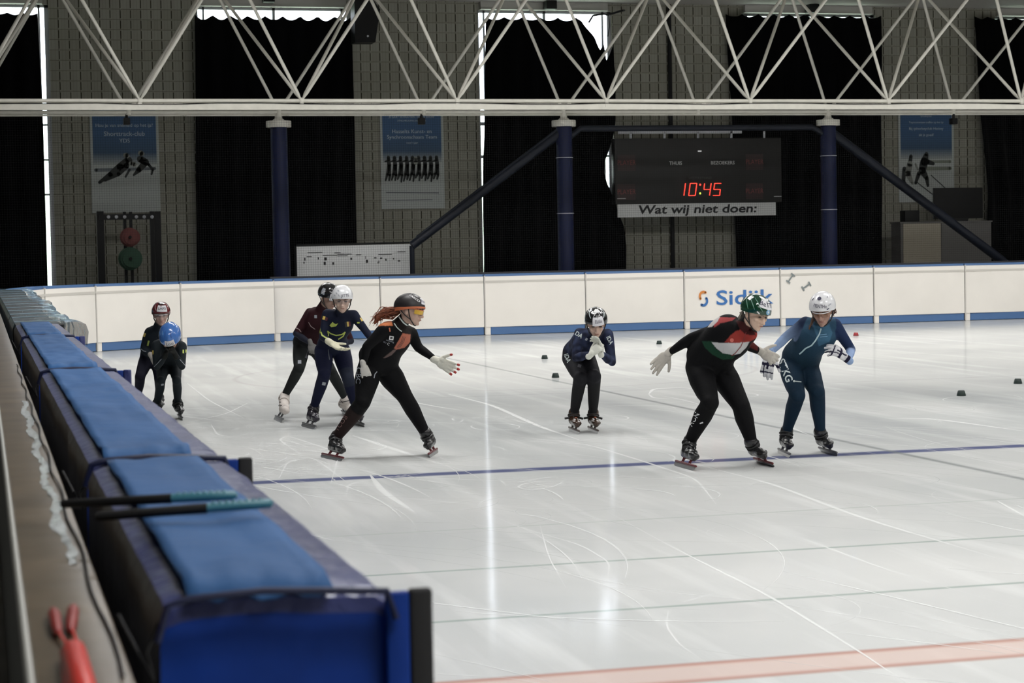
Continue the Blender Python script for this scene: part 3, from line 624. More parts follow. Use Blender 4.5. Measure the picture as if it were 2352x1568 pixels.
near = {0: 'white mat behind the two paired skaters, right of the corner', 1: 'white mat behind the skater with the orange suit panel', 2: 'white mat right of the orange-suited skater', 3: 'white mat left of the crouching navy skater', 4: 'white mat behind the gap between the crouching skater and the logo mat',
        5: 'white mat bearing the blue and orange sponsor logo', 6: 'white mat with two small grey marks, right of the logo mat', 7: 'white mat right of the skater with the white helmet and pale blue sleeves', 8: 'rightmost white mat, at the right edge'}
mats = []
for k in range(9): mats.append(crash_mat((edges[k], YB), (edges[k+1], YB), k, near[k]))
CR = [(.62, 31.6), (.98, 33.6), (1.87, 34.95), (3.41, 36.02), (5.19, 36.72)]
lab = ['white mat at the left end of the far row, beside the plastic wrapped mats', 'narrow white mat in the corner next to the plastic wrapped mats', 'white corner mat left of the skater with the dark red helmet', 'white corner mat behind the dark red helmeted skater, left of the paired skaters']
for k in range(4): crash_mat(CR[k], CR[k+1], 20+k, lab[k], group=None)
# logo on mat 5
lm = mats[5]; yl = YB-.03
def LG(px, py): return on_y(px, py, yl)
def arc_band(name, c, r, a0, a1, w, m, n=16):
    m_ = MB(); vs = []
    for i in range(n+1):
        a = a0+(a1-a0)*i/n
        for rr_ in (r-w/2, r+w/2): vs.append((c.x+rr_*cos(a), yl, c.z+rr_*sin(a)*1.12))
    m_.add(vs, [(2*i, 2*i+1, 2*i+3, 2*i+2) for i in range(n)])
    for a in (a0, a1): m_.prism([(c.x+r*cos(a)+w/2*cos(t*pi/4), yl, c.z+r*sin(a)*1.12+w/2*sin(t*pi/4)) for t in range(8)], (0, .001, 0))
    m_.build(name, m, lm, smooth=False)
arc_band('logo_arc', LG(1616, 680), .075, radians(55), radians(215), .045, M['logo_orange']); arc_band('logo_arc', LG(1616, 691), .075, radians(-125), radians(40), .045, M['logo_blue'])
c = LG(1709, 684); wall_text('logo_lettering', 'Sidijk', .40, (c.x-.0, yl, c.z), M['logo_blue'], lm, sx=1.40, bold=.005)
for (px, py, rot) in ((1816, 639, -1.15+pi/2+.5), (1852, 657, .55)):
    c = LG(px, py); m_ = MB(); cs, sn = cos(rot), sin(rot)
    for x0, x1, z0, z1 in ((-.07, .07, -.014, .014), (-.10, -.07, -.05, .05), (.07, .10, -.05, .05)):
        m_.prism([(c.x+x*cs-z*sn, yl, c.z+x*sn+z*cs) for x, z in ((x0, z0), (x1, z0), (x1, z1), (x0, z1))], (0, -.003, 0))
    m_.build('grey_mark', M['mark_grey'], mats[6], smooth=False)
# dark rail of the boards behind the mats
m_ = MB(); m_.box(5.19, 25, YB+.32, YB+.42, 0, 1.19); tag(m_.build('rink_boards', M['board'], smooth=False), 'dark top edge of the rink boards behind the white mats', 'boards')

# ------------------------------------------------------------------ near row of crash mats (blue, seen from above)
XL, XR = .208, .514
SX0, SX1 = .245, .437
M['piping'] = mat('mat_piping', (.005, .010, .050), .5)
def blue_mat(y0, y1, label, n, strip_end=None, flap=True):
    o = empty('crash_mat', ((XL+XR)/2, (y0+y1)/2, 0), label, 'crash mat', None)
    rr = random.Random(n)
    # body with softly wrinkled vinyl top
    nu, nv_ = 16, max(14, int((y1-y0)*16)); vs = []; fs = []
    prof = [(XL, .0), (XL, .4), (XL-.004, .8), (XL, HB-.03), (XL+.008, HB-.008), (XL+.03, HB), (SX0+.02, HB+.003), (SX0+.08, HB+.006), (SX1-.08, HB+.006), (SX1-.02, HB+.003), (XR-.02, HB-.001), (XR-.004, HB-.012), (XR, HB-.04), (XR, .7), (XR, .3), (XR, .0)]
    ys = [y0, y0+.004, y0+.02]+[y0+.04+(y1-y0-.08)*i/nv_ for i in range(nv_+1)]+[y1-.02, y1-.004, y1]
    for j, y in enumerate(ys):
        e_ = min(j, len(ys)-1-j); sh = {0: .035, 1: .012, 2: .003}.get(e_, 0)
        for (x, z) in prof:
            w_ = 0
            if z > .9: w_ = .0045*noise.noise(Vector((x*14, y*7, n)))+.003*noise.noise(Vector((x*5, y*20, n+3)))
            zz = z*(1-sh/HB*.9)+w_ if z > .1 else z
            xx = x+.010*noise.noise(Vector((y*4, z*3, n)))*(1 if x in (XL, XR) else 0)
            if x < .3 and .2 < z < 1.12: xx += .012*noise.noise(Vector((y*7, z*5, n+9)))
            vs.append((xx, y, zz))
    P = len(prof)
    mi = []
    for j in range(len(ys)-1):
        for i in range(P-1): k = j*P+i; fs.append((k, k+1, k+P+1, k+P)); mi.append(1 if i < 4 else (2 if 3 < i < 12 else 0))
    fs += [tuple(range(P-1, -1, -1)), tuple((len(ys)-1)*P+i for i in range(P))]; mi += [0, 0]
    me = mesh_from(vs, fs, mi=mi); link('foam_body', me, [M['mat_navy'], M['mat_flank'], M['mat_top']], o)
    # lighter strip on top, rumpled, hanging slightly over the near end
    vs = []; fs = []; nu = 10; a0 = y0-.012 if strip_end is None else y0; js = max(12, int((y1-y0)*14))
    for j in range(js+1):
        y = a0+(y1-.03-a0)*j/js
        for i in range(nu+1):
            x = SX0+(SX1-SX0)*i/nu+.0015*noise.noise(Vector((y*3, i*.3, n))); e = 1-j/js
            z = HB+.0125+.007*noise.noise(Vector((x*9, y*5, n)))+.005*noise.noise(Vector((x*20, y*3, n+2)))
            near_ = max(0, 1-(y-a0)/.22); z += near_*(.004*sin(i*1.9+n)+.004)-(.020 if j == 0 else 0)
            vs.append((x, y, z))
    for j in range(js):
        for i in range(nu): k = j*(nu+1)+i; fs.append((k, k+1, k+nu+2, k+nu+1))
    so = link('top_strip', mesh_from(vs, fs), M['mat_strip'], o); sm = so.modifiers.new('t', 'SOLIDIFY'); sm.thickness = .005; sm.offset = 1
    m_ = MB(); m_.tube([(XL-.004, y0-.028, HB-.05), (XL+.01, y0-.030, HB-.004), (SX0, y0-.032, HB+.004), ((SX0+SX1)/2, y0-.028, HB+.008), (SX1, y0-.033, HB+.003), (XR-.01, y0-.030, HB-.002), (XR+.002, y0-.028, HB-.04)], .0075 if n > 1 else .005, 8); m_.build('end_piping', M['piping'], o)
    if flap:
        ya = y0-.02
        m_ = MB(); m_.box(XR-.01, XR+.022, ya, ya+.014, .05, HB-.006, bev=.004); m_.build('flap', M['mat_navy'], o)
        m_ = MB(); m_.box(XR+.0221, XR+.054, ya, ya+.018, .05, HB-.004, bev=.005); m_.build('flap_edge', M['flap_black' if n < 3 else 'mat_top'], o)
    m_ = MB(); m_.tube([(XL+.01, y0+.03, HB-.02), (XL-.015, y0+.01, HB-.07), (XL-.01, y0-.02, HB-.10), (XL-.03, y0-.03, HB-.06), (XL-.05, y0+.02, HB-.02)], .0025, 6); m_.build('tie_cord', M['black'], o)
    return o
blue_mat(2.61, 4.35, 'nearest blue crash mat, its navy end facing the camera', 1)
blue_mat(4.44, 8.00, 'blue crash mat second from the camera, just beyond the two sticks', 2)
blue_mat(8.14, 11.68, 'blue crash mat third from the camera, beside the smallest skater', 3)
blue_mat(11.84, 14.06, 'short blue crash mat next to the plastic wrapped mats', 4)
M['film_fold'] = mat('film_fold', (.40, .52, .60), .15)
def wrapped_mat(y0, y1, xl0, xl1, xr0, xr1, label, n):
    o = empty('crash_mat', ((xl0+xr0)/2, (y0+y1)/2, 0), label, 'crash mat', None)
    m_ = MB(); m_.prism([(xl0+.02, y0+.01, 0), (xr0-.12, y0+.01, 0), (xr1-.10, y1-.01, 0), (xl1+.02, y1-.01, 0)], (0, 0, HB-.01)); m_.build('foam_body', M['dark_foam'], o, smooth=False)
    vs = []; fs = []; nj = 20; pr = [(-.005, .75), (-.008, HB-.03), (.02, HB+.004), (.2, HB+.008), (.5, HB+.004), (.78, HB+.008), (.93, HB+.012), (1.0, HB-.01), (1.03, HB-.06), (1.01, HB-.16)]
    for j in range(nj+1):
        t = j/nj; xl, xr = xl0+(xl1-xl0)*t, xr0+(xr1-xr0)*t; y = y0+(y1-y0)*t; bl = 1+.25*noise.noise(Vector((y*1.3, n, 0)))
        for u, z in pr:
            zz = z+.02*noise.noise(Vector((u*4, y*2.2, n))) if z > 1 else z; x = xl+(xr-xl)*u
            if u > .9: x += .075*noise.noise(Vector((y*1.8, u, n)))*bl
            vs.append((x, y, zz))
    P = len(pr); mi = []
    for j in range(nj):
        for i in range(P-1): k = j*P+i; fs.append((k, k+1, k+P+1, k+P)); mi.append(0 if 2 <= i <= 4 else 1)
    link('plastic_wrap', mesh_from(vs, fs, mi=mi), [M['clear_film'], M['film_edge']], o)
    rr = random.Random(n)
    for q in range(2):
        yy = y0+.05+(y1-y0)*(.5*q+.12*rr.random()); m_ = MB(); m_.tube([(xl0+.01, yy, HB+.012), ((xl0+xr0)/2, yy-.03+.06*rr.random(), HB+.016), (xr0-.06, yy+.08*rr.random(), HB+.014)], .002+.003*rr.random(), 6)
        m_.build('fold_ridge', M['film_fold'], o)
    return o
ys_ = [14.14, 16.2, 18.4, 21.0, 24.2, 27.8, 31.4]; wl = ['nearest of the plastic wrapped dark mats, next to the short blue mat', 'second of the plastic wrapped dark mats from the camera', 'third of the plastic wrapped dark mats from the camera', 'fourth of the plastic wrapped dark mats from the camera', 'fifth of the plastic wrapped dark mats, near the corner', 'farthest of the plastic wrapped dark mats, in the corner']
for k in range(6):
    f_ = lambda y: .60+(y-14.1)*.004+.03*sin(y); wrapped_mat(ys_[k], ys_[k+1]-.04, .20, .20, f_(ys_[k])+.03, f_(ys_[k+1])+.0, wl[k], k+40)

# ------------------------------------------------------------------ rink boards with the worn rail at the left
rl = empty('rink_boards', (.10, 10, 0), 'side boards with a worn brown top rail at the left edge', 'boards')
m_ = MB(); m_.box(.052, .150, -1, 34, .0, 1.085); m_.build('panel', M['board'], rl, smooth=False)
m_ = MB(); m_.box(.044, .156, -1, 34, 1.085, 1.12, bev=.006); m_.build('top_rail', M['rail'], rl)
m_ = MB(); m_.box(.036, .0445, -1, 34, 1.085, 1.128, bev=.003); m_.build('rail_lip', M['rail_edge'], rl)
m_ = MB(); rr = random.Random(4)
m_.tube([(.142+.004*sin(i*.9), 2.3+i*.12, 1.124+.003*rr.random()) for i in range(60)], .0022, 6); m_.build('cable', M['black'], rl)
# glare along the rail, painted as a thin pale glossy strip
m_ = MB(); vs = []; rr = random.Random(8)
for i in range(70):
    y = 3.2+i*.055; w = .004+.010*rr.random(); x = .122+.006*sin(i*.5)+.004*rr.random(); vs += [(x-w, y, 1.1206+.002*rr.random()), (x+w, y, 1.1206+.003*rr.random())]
m_.add(vs, [(2*i, 2*i+1, 2*i+3, 2*i+2) for i in range(69)]); m_.build('glare_strip', mat('glare_streak', (.55, .58, .58), .08, bump=.6, bscale=60), rl)
# red clip lying on the rail
rc = empty('red_guard', (.105, 2.6, 1.12), 'red plastic tool with two dark red handles lying on the brown rail', 'tool')
def rail_pt(px, py, z=1.13): return on_z(px, py, z)
for px, py, px2, py2 in ((122, 1400, 131, 1445), (169, 1392, 163, 1440)):
    A, B = rail_pt(px, py), rail_pt(px2, py2); m_ = MB(); m_.tube([A, A.lerp(B, .25), B, B+(B-A)*.15], [.004, .0085, .007, .003], 12); m_.build('handle', M['red_dark'], rc)
    C_ = rail_pt(165 if px < 150 else 185, 1510); m_ = MB(); m_.tube([B, B.lerp(C_, .5)+Vector((.002, 0, 0)), C_], .0022, 8); m_.build('stem', M['red_plastic'], rc)
A, B = rail_pt(168, 1492, 1.137), rail_pt(196, 1600, 1.137); m_ = MB(); m_.tube([A, A.lerp(B, .04), A.lerp(B, .9), B], [.010, .0145, .0145, .010], 18); m_.build('grip_body', M['red_plastic'], rc)
A, B = rail_pt(150, 1500), rail_pt(160, 1600); m_ = MB(); m_.tube([A, B], .007, 12); m_.build('side_arm', M['red_dark'], rc)
# two sticks laid across the mats
def stick(a, b_, c_, lab):
    A = on_z(*a, HB+.034); C_ = on_z(*c_, HB+.044); t = (b_[0]-a[0])/(c_[0]-a[0]); B = A.lerp(C_, t)
    o = empty('padded_stick', A, lab, 'stick', 'black and teal sticks lying across the mats')
    m_ = MB(); d = C_-A; m_.tube([A, A+d*.02, A.lerp(C_, t)], [.006, .0075, .0085], 8); m_.build('grip', M['black'], o)
    m_ = MB(); m_.tube([B, C_-d*.02, C_], [.0078, .008, .004], 8); m_.build('tip', M['teal_plastic'], o)
    m_ = MB()
    for k in range(8): p = B.lerp(C_, .1+.1*k)+Vector((0, 0, .0075)); m_.tube([p, p+Vector((0, 0, .002))], .003, 8)
    m_.build('stud', mat('stud_'+str(len(lab)), (.2, .42, .5), .3), o)
stick((140, 1157), (395, 1139), (545, 1137), 'black and teal stick lying across the mats, the farther of two')
stick((218, 1186), (474, 1166), (627, 1155), 'black and teal stick lying across the mats, the nearer of two')
# ------------------------------------------------------------------ track blocks
tb = [((1251, 824), 'block_black', 'black track block left of the crouching skater, the farther of the two there'), ((1276, 867), 'block_black', 'dark green track block left of the crouching skater, the nearer of the two there'),
      ((1514, 790), 'block_black', 'small dark track block near the mats, left of the outstretched white hand'), ((1966, 771), 'block_red', 'dark red track block near the far mats'),
      ((2208, 909), 'block_black', 'black track block on the ice at right, nearest of all blocks'), ((2338, 881), 'block_black', 'black track block at the right edge of the picture')]
for (px, py), mm, lab in tb:
    p = on_z(px, py); m_ = MB(); m_.tube([(p.x, p.y, .002), (p.x, p.y, .008), (p.x, p.y, .052), (p.x, p.y, .058)], [.046, .048, .036, .030], 24)
    tag(m_.build('track_block', M[mm]), lab, 'track block', 'track blocks on the ice')
# ================================================================== SKATERS
import numpy as np
from mathutils.bvhtree import BVHTree
class Blob(MB):
    def ell(s, c, axes, radii, nu=18, nv=12):
        c = Vector(c); vs = [c+axes[2]*radii[2]]
        for i in range(1, nv):
            th = pi*i/nv
            for k in range(nu):
                ph = 2*pi*k/nu; vs.append(c+axes[0]*radii[0]*sin(th)*cos(ph)+axes[1]*radii[1]*sin(th)*sin(ph)+axes[2]*radii[2]*cos(th))
        vs.append(c-axes[2]*radii[2]); n = len(vs)-1; fs = [(0, 1+k, 1+(k+1) % nu) for k in range(nu)]
        for i in range(nv-2):
            for k in range(nu): a = 1+i*nu+k; b_ = 1+i*nu+(k+1) % nu; fs.append((a, a+nu, b_+nu, b_))
        fs += [(n, 1+(nv-2)*nu+(k+1) % nu, 1+(nv-2)*nu+k) for k in range(nu)]
        return s.add(vs, fs)
    def sph(s, c, r, n=14): return s.ell(c, (Vector((1, 0, 0)), Vector((0, 1, 0)), Vector((0, 0, 1))), (r, r, r), n, max(6, n//2+2))
    def limb(s, pts, rs, n=16):
        pts = [Vector(p) for p in pts]
        s.tube(pts, list(rs), n)
        for p, r in zip(pts, rs): s.sph(p, r*.995, 14)
        return s
    def loft(s, rings, n=28):
        """rings: (centre, width vec, depth vec) - rounded-box sections"""
        vs = []
        for c, w, d in rings:
            for k in range(n):
                a = 2*pi*k/n; ca, sa = cos(a), sin(a); e = .86
                vs.append(c+w*(abs(ca)**e)*(1 if ca >= 0 else -1)+d*(abs(sa)**e)*(1 if sa >= 0 else -1))
        m = len(rings); fs = [(i*n+k, i*n+(k+1) % n, (i+1)*n+(k+1) % n, (i+1)*n+k) for i in range(m-1) for k in range(n)]
        fs += [tuple(range(n-1, -1, -1)), tuple((m-1)*n+k for k in range(n))]
        return s.add(vs, fs)
    def fuse(s, voxel, smooth=3):
        me = mesh_from(s.v, s.f)
        bm = bmesh.new(); bm.from_mesh(me); bmesh.ops.recalc_face_normals(bm, faces=bm.faces); bm.to_mesh(me); bm.free()
        o = bpy.data.objects.new('tmp', me); COL.objects.link(o)
        r = o.modifiers.new('r', 'REMESH'); r.mode = 'VOXEL'; r.voxel_size = voxel; r.adaptivity = 0
        if smooth: q = o.modifiers.new('s', 'SMOOTH'); q.factor = .5; q.iterations = smooth
        dg = bpy.context.evaluated_depsgraph_get(); out = bpy.data.meshes.new_from_object(o.evaluated_get(dg))
        bpy.data.objects.remove(o); bpy.data.meshes.remove(me); return out
def vcol_mat(name, rough=.5, bump=0., coat=0., sheen=0.):
    m = mat(name, (1, 1, 1), rough, bump=bump, bscale=60, coat=coat); t = m.node_tree; a = t.nodes.new('ShaderNodeAttribute'); a.attribute_name = 'fabric'
    t.links.new(a.outputs['Color'], t.nodes['Principled BSDF'].inputs['Base Color']); t.nodes['Principled BSDF'].inputs['Specular IOR Level'].default_value = .14; return m
M['suit'] = vcol_mat('suit_fabric', .72, .12); M['glove_fab'] = vcol_mat('glove_fabric', .8, .25)
M['skin_lip'] = mat('lips', (.36, .17, .14), .6); M['eye_dark'] = mat('eyes', (.05, .035, .03), .3); M['brow'] = mat('brows', (.12, .07, .045), .8)
M['label'] = mat('name_label', (.74, .73, .76), .6); M['pen'] = mat('pen_ink', (.035, .03, .07), .6); M['strap_black'] = mat('strap_black', (.015, .015, .015), .6)
M['boot_black'] = mat('boot_leather', (.016, .016, .017), .25, bump=.25, bscale=25, coat=.3); M['boot_brown'] = mat('boot_brown', (.045, .022, .012), .25, bump=.2, coat=.4)
M['boot_white'] = mat('boot_gaiter', (.62, .56, .52), .7, bump=.2, bscale=20); M['steel_red'] = mat('blade_tube_red', (.13, .025, .03), .35, metal=.4); M['steel_grey'] = mat('blade_tube_grey', (.12, .12, .125), .35, metal=.6)
M['gloss_black'] = mat('helmet_black', (.010, .010, .012), .14, coat=.6); M['gloss_green'] = mat('helmet_green', (.006, .045, .022), .12, coat=.7)
M['green_pale'] = mat('green_pale', (.20, .34, .28), .3); M['gloss_white'] = mat('helmet_white', (.74, .74, .76), .25, coat=.3); M['gloss_blue'] = mat('helmet_blue', (.055, .17, .50), .16, coat=.6)
M['gloss_red'] = mat('helmet_red', (.13, .018, .022), .16, coat=.5); M['matte_black'] = mat('helmet_matte', (.018, .015, .016), .45); M['orange_rim'] = mat('helmet_orange', (.60, .17, .07), .5)
M['white_line'] = mat('white_print', (.72, .72, .72), .5); M['grey_line'] = mat('grey_print', (.32, .34, .38), .5); M['silver_line'] = mat('silver_print', (.50, .56, .56), .35)
M['navy_dot'] = mat('navy_print', (.02, .02, .06), .5); M['badge_blue'] = mat('badge_blue', (.22, .42, .62), .5); M['zip_red'] = mat('zip_red', (.18, .02, .02), .5); M['zip_pale'] = mat('zip_pale', (.45, .62, .66), .5)
M['yellow_patch'] = mat('yellow_print', (.58, .42, .10), .5); M['lime'] = mat('lime_print', (.45, .52, .10), .5); M['orange_print'] = mat('orange_print', (.48, .15, .08), .5)
M['lens_yellow'] = mat('lens_yellow', (.75, .46, .05), .12, coat=.8, alpha=.88); M['lens_clear'] = mat('lens_clear', (.55, .5, .5), .05, coat=1, alpha=.16); M['lens_amber'] = mat('lens_amber', (.25, .10, .04), .1, coat=1, alpha=.4)
M['frame_white'] = mat('frame_white', (.75, .75, .78), .3); M['hair_red'] = mat('hair_red', (.22, .062, .025), .5, bump=.5, bscale=70, var=.45, vscale=40)
M['hair_grey'] = mat('hair_grey', (.28, .25, .20), .6, bump=.5, bscale=70, var=.2, vscale=40); M['hair_brown'] = mat('hair_brown', (.10, .05, .03), .6, bump=.5, bscale=70, var=.3, vscale=40)
M['nail_red'] = mat('finger_guard', (.36, .03, .025), .4); M['neck_white'] = mat('neck_trim', (.62, .68, .66), .5); M['pale_trim'] = mat('pale_trim', (.45, .34, .34), .5)
SKIN = (.50, .32, .25)
def np_project(co):
    d = co-np.array(EYE); w = d@np.array(FWD); return 1176+PX_F*(d@np.array(RGT))/w, 784-PX_F*(d@np.array(UPV))/w
def in_poly(x, y, poly):
    r = np.zeros(len(x), bool); n = len(poly)
    for i in range(n):
        x0, y0 = poly[i]; x1, y1 = poly[(i+1) % n]
        if y0 == y1: continue
        c = ((y0 > y) != (y1 > y)) & (x < (x1-x0)*(y-y0)/(y1-y0)+x0); r ^= c
    return r
def set_fabric(me, cols):
    a = me.color_attributes.new('fabric', 'FLOAT_COLOR', 'POINT'); n = len(me.vertices)
    buf = np.ones((n, 4), np.float32); buf[:, :3] = cols; a.data.foreach_set('color', buf.ravel())
def verts_np(me):
    b_ = np.empty(len(me.vertices)*3, np.float32); me.vertices.foreach_get('co', b_); return b_.reshape(-1, 3).astype(np.float64)
def norms_np(me):
    b_ = np.empty(len(me.vertices)*3, np.float32); me.vertex_normals.foreach_get('vector', b_); return b_.reshape(-1, 3)
def camvec(r, u, t): return (RGT*r+UPV*u-FWD*t)      # t>0 points at the camera side

def make_hand(name, W_, D, N, T, parent, s=1., curl=(.25, .3, .2), spread=.12, col=(.66, .64, .58), thumb_out=.8, colfn=None, mat_=None, thumb_curl=.25, tips=None):
    D = D.normalized(); N = (N-D*N.dot(D)).normalized(); T = (T-D*T.dot(D)-N*T.dot(N)).normalized(); b_ = Blob()
    b_.limb([W_-D*.026*s, W_+D*.012*s], [.0265*s, .0265*s], 14)
    b_.ell(W_+D*.050*s, (T, N, D), (.040*s, .0165*s, .052*s)); b_.ell(W_+D*.035*s+T*.02*s+N*.008*s, (T, N, D), (.02*s, .015*s, .03*s))
    b_.ell(W_+D*.075*s, (T, N, D), (.040*s, .0145*s, .024*s))
    L_ = [(.030, (.038, .024, .018)), (.0105, (.042, .027, .019)), (-.0095, (.039, .025, .018)), (-.029, (.031, .019, .016))]
    fing = []; tippos = []
    for i, (off, ph) in enumerate(L_):
        p = W_+D*(.082-.004*abs(i-1))*s+T*off*s; d = (D+T*spread*(1.4-i)*.8).normalized(); ax = d.cross(N).normalized(); ang = 0
        pts = [p-d*.012*s, p]; rs = [.0105*s, .0108*s]; cv = d
        for j, l in enumerate(ph):
            ang = curl[j]*(1+.12*i); cv = (Matrix.Rotation(ang, 3, ax) @ cv); 
            if cv.dot(N) < -.05 and ang > 0: cv = (Matrix.Rotation(-2*ang, 3, ax) @ cv)
            p = p+cv*l*s; pts.append(p); rs.append((.0102, .0094, .0082)[j]*s)
        b_.limb(pts, rs, 10); tippos.append((p, cv))
    p = W_+D*.020*s+T*.024*s; d = (D*(1.1-thumb_out*.6)+T*thumb_out+N*.25).normalized(); pts = [p]; rs = [.014*s]
    for j, l in enumerate((.036, .030, .022)):
        p = p+d*l*s; pts.append(p); rs.append((.0118, .0105, .0085)[j]*s); d = (d+D*thumb_curl+N*thumb_curl*.4).normalized()
    b_.limb(pts, rs, 10); tippos.append((p, d))
    me = b_.fuse(.0042*s, 2); co = verts_np(me); cols = np.tile(np.array(col), (len(co), 1))
    if colfn: cols = colfn((co-np.array(W_))@np.array(D)/s, (co-np.array(W_))@np.array(T)/s, (co-np.array(W_))@np.array(N)/s, cols)
    set_fabric(me, cols); o = link(name, me, mat_ or M['glove_fab'], parent)
    if tips:
        for p, d in tippos:
            g = Blob(); g.limb([p-d*.006*s, p+d*.001], [.0095*s, .0088*s], 10); g.build('finger_guard', tips, o)
    return o

def make_boot(parent, A, heel, toe, m, tube_m, strap_m=None, size=1., gaiter=None, strap_out=0, blade_len=.42, grey_plate=False):
    """A: ankle joint; heel / toe: blade contact ends on the ice"""
    mid = (heel+toe)/2; dr = (toe-heel).normalized(); h = blade_len/2*size; root = mid-dr*.045
    up = (A-root); up = (up-dr*up.dot(dr)); hgt = up.length; up.normalize(); lat = dr.cross(up).normalized()
    hs = max(.8, min(1.15, hgt/.20))*size; z0 = .085*hs
    P = lambda f, l, z: mid+dr*f*size+lat*l*size+up*z
    b_ = Blob()
    b_.ell(P(-.098, 0, z0+.040*hs), (lat, dr, up), (.036*size, .044*size, .044*hs)); b_.ell(P(-.02, .0, z0+.034*hs), (lat, dr, up), (.037*size, .085*size, .036*hs))
    b_.ell(P(.075, 0, z0+.028*hs), (lat, dr, up), (.043*size, .062*size, .029*hs)); b_.ell(P(.03, 0, z0+.046*hs), (lat, dr, up), (.034*size, .07*size, .034*hs))
    b_.limb([P(-.07, 0, z0+.045*hs), A.lerp(P(-.07, 0, z0+.05*hs), .45), A+up*.018], [.046*size, .048*size, .051*size], 16)
    b_.limb([P(-.11, 0, z0+.02*hs), P(-.03, 0, z0+.012*hs), P(.1, 0, z0+.010*hs)], [.026*size, .024*size, .026*size], 12)
    bo = link('skate_boot', b_.fuse(.006, 3), m, parent)
    for fz, rr, fo in ((.88, .0505, .0), (.5, .0475, .012)):
        c = P(-.05+fo, 0, z0+.05*hs).lerp(A, fz); n_ = (A-P(-.05, 0, z0)).normalized()
        e1 = lat; e2 = n_.cross(e1).normalized(); q = MB(); q.tube([c+e1*cos(a)*rr*size+e2*sin(a)*rr*1.04*size for a in [2*pi*k/20 for k in range(21)]], .0055, 8); q.build('ankle_strap', strap_m or M['strap_black'], bo)
    if strap_out:
        for sg in (-1, 1):
            c = A.lerp(P(-.03, 0, z0+.05*hs), .25+.18*(sg < 0)); q = MB(); e = camvec(sg, -.30 if sg > 0 else -.15, .2).normalized(); q.tube([c+e*.02, c+e*.085], [.011, .010], 6); q.build('strap_end', M['strap_black'], bo)
            q = Blob(); c2 = P(.02, 0, z0+.075*hs); q.ell(c2, (lat, dr, up), (.012, .02, .008)); q.build('boot_flash', M['orange_print'], bo) if sg > 0 else None
    for f in (-.075, .065):
        q = MB(); q.tube([P(f, 0, z0+.012), P(f+.004, 0, z0-.012), P(f, 0, .047*hs), P(f, 0, .036*hs)], [.017*size, .0105*size, .0095*size, .013*size], 10); q.build('blade_cup', tube_m, bo)
    q = MB(); q.tube([P(-h, 0, .038*hs), P(-h+.01, 0, .038*hs), P(h-.01, 0, .038*hs), P(h, 0, .038*hs)], [.006, .0095, .0095, .006], 12); q.build('blade_tube', tube_m, bo)
    q = MB(); t_ = lat*.0012
    pr = [P(-h*.98, 0, .036*hs), P(h*.98, 0, .036*hs), P(h, 0, .012), P(h*.85, 0, .001), P(0, 0, .0), P(-h*.85, 0, .001), P(-h, 0, .012)]
    q.prism([p-t_ for p in pr], t_*2); q.build('blade', M['blade_steel'], bo, smooth=False)
    if gaiter:
        for k in range(5):
            c = P(-.03, 0, z0+.03).lerp(A, .15+.2*k); e2 = dr; q = MB(); q.tube([c+lat*cos(a)*.050+e2*sin(a)*.056+up*.010*sin(a+k) for a in [2*pi*i/18 for i in range(19)]], .0035, 6); q.build('tape_band', gaiter, bo)
    return bo

class Head:
    def __init__(s, C, f, u, k=1.):
        s.C = C; s.f = f.normalized(); s.u = (u-s.f*u.dot(s.f)).normalized(); s.r = s.f.cross(s.u).normalized(); s.k = k
        s.hc = C+s.u*.026*k-s.f*.012*k; s.R = (.099*k, .122*k, .108*k)
    def P(s, r, f, u): return s.C+(s.r*r+s.f*f+s.u*u)*s.k
    def hp(s, az, el, off=0.):
        """helmet surface; az 0 = front, + toward the wearer's right"""
        ce = cos(el); v = Vector((sin(az)*ce, cos(az)*ce, sin(el))); R = s.R
        bulge = 1+.05*max(0, -cos(az))*ce
        return s.hc+(s.r*v.x*R[0]+s.f*v.y*R[1]*bulge+s.u*v.z*R[2])*(1+off/.11)
    def add_face(s, b_):
        k = s.k; ax = (s.r, s.f, s.u)
        b_.ell(s.P(0, -.008, .022), ax, (.072*k, .090*k, .088*k)); b_.ell(s.P(0, .018, -.030), ax, (.060*k, .068*k, .070*k)); b_.ell(s.P(0, .038, -.072), ax, (.040*k, .046*k, .038*k))
        b_.ell(s.P(0, .072, -.093), ax, (.020*k, .017*k, .015*k)); b_.limb([s.P(0, .084, .008), s.P(0, .098, -.022), s.P(0, .104, -.033)], [.008*k, .011*k, .0135*k], 10)
        for sg in (-1, 1):
            b_.ell(s.P(sg*.012, .094, -.036), ax, (.010*k, .010*k, .008*k)); b_.ell(s.P(sg*.036, .060, -.022), ax, (.022*k, .022*k, .02*k)); b_.ell(s.P(sg*.030, .076, .022), ax, (.024*k, .012*k, .008*k))
            b_.ell(s.P(sg*.073, -.004, -.010), ax, (.010*k, .020*k, .032*k))
        b_.ell(s.P(0, .082, -.060), ax, (.024*k, .014*k, .012*k))
    def parts(s, parent, eyes=True, mouth=True, brow=None):
        k = s.k; ax = (s.r, s.f, s.u)
        for sg in (-1, 1):
            if eyes:
                q = Blob(); q.ell(s.P(sg*.031, .079, .002), ax, (.0145*k, .006*k, .0062*k)); q.build('eye', M['eye_dark'], parent)
                q = MB(); q.tube([s.P(sg*.012, .090, .016), s.P(sg*.030, .089, .021), s.P(sg*.050, .074, .016)], [.003*k, .0038*k, .002*k], 6); q.build('eyebrow', brow or M['brow'], parent)
        if mouth: q = Blob(); q.ell(s.P(0, .093, -.061), ax, (.019*k, .0045*k, .0042*k)); q.build('lips', M['skin_lip'], parent)
def rim_el(az, drop=0): c = cos(az); return radians(4*max(0, c)-13*(1-abs(c))-30*max(0, -c)-drop)
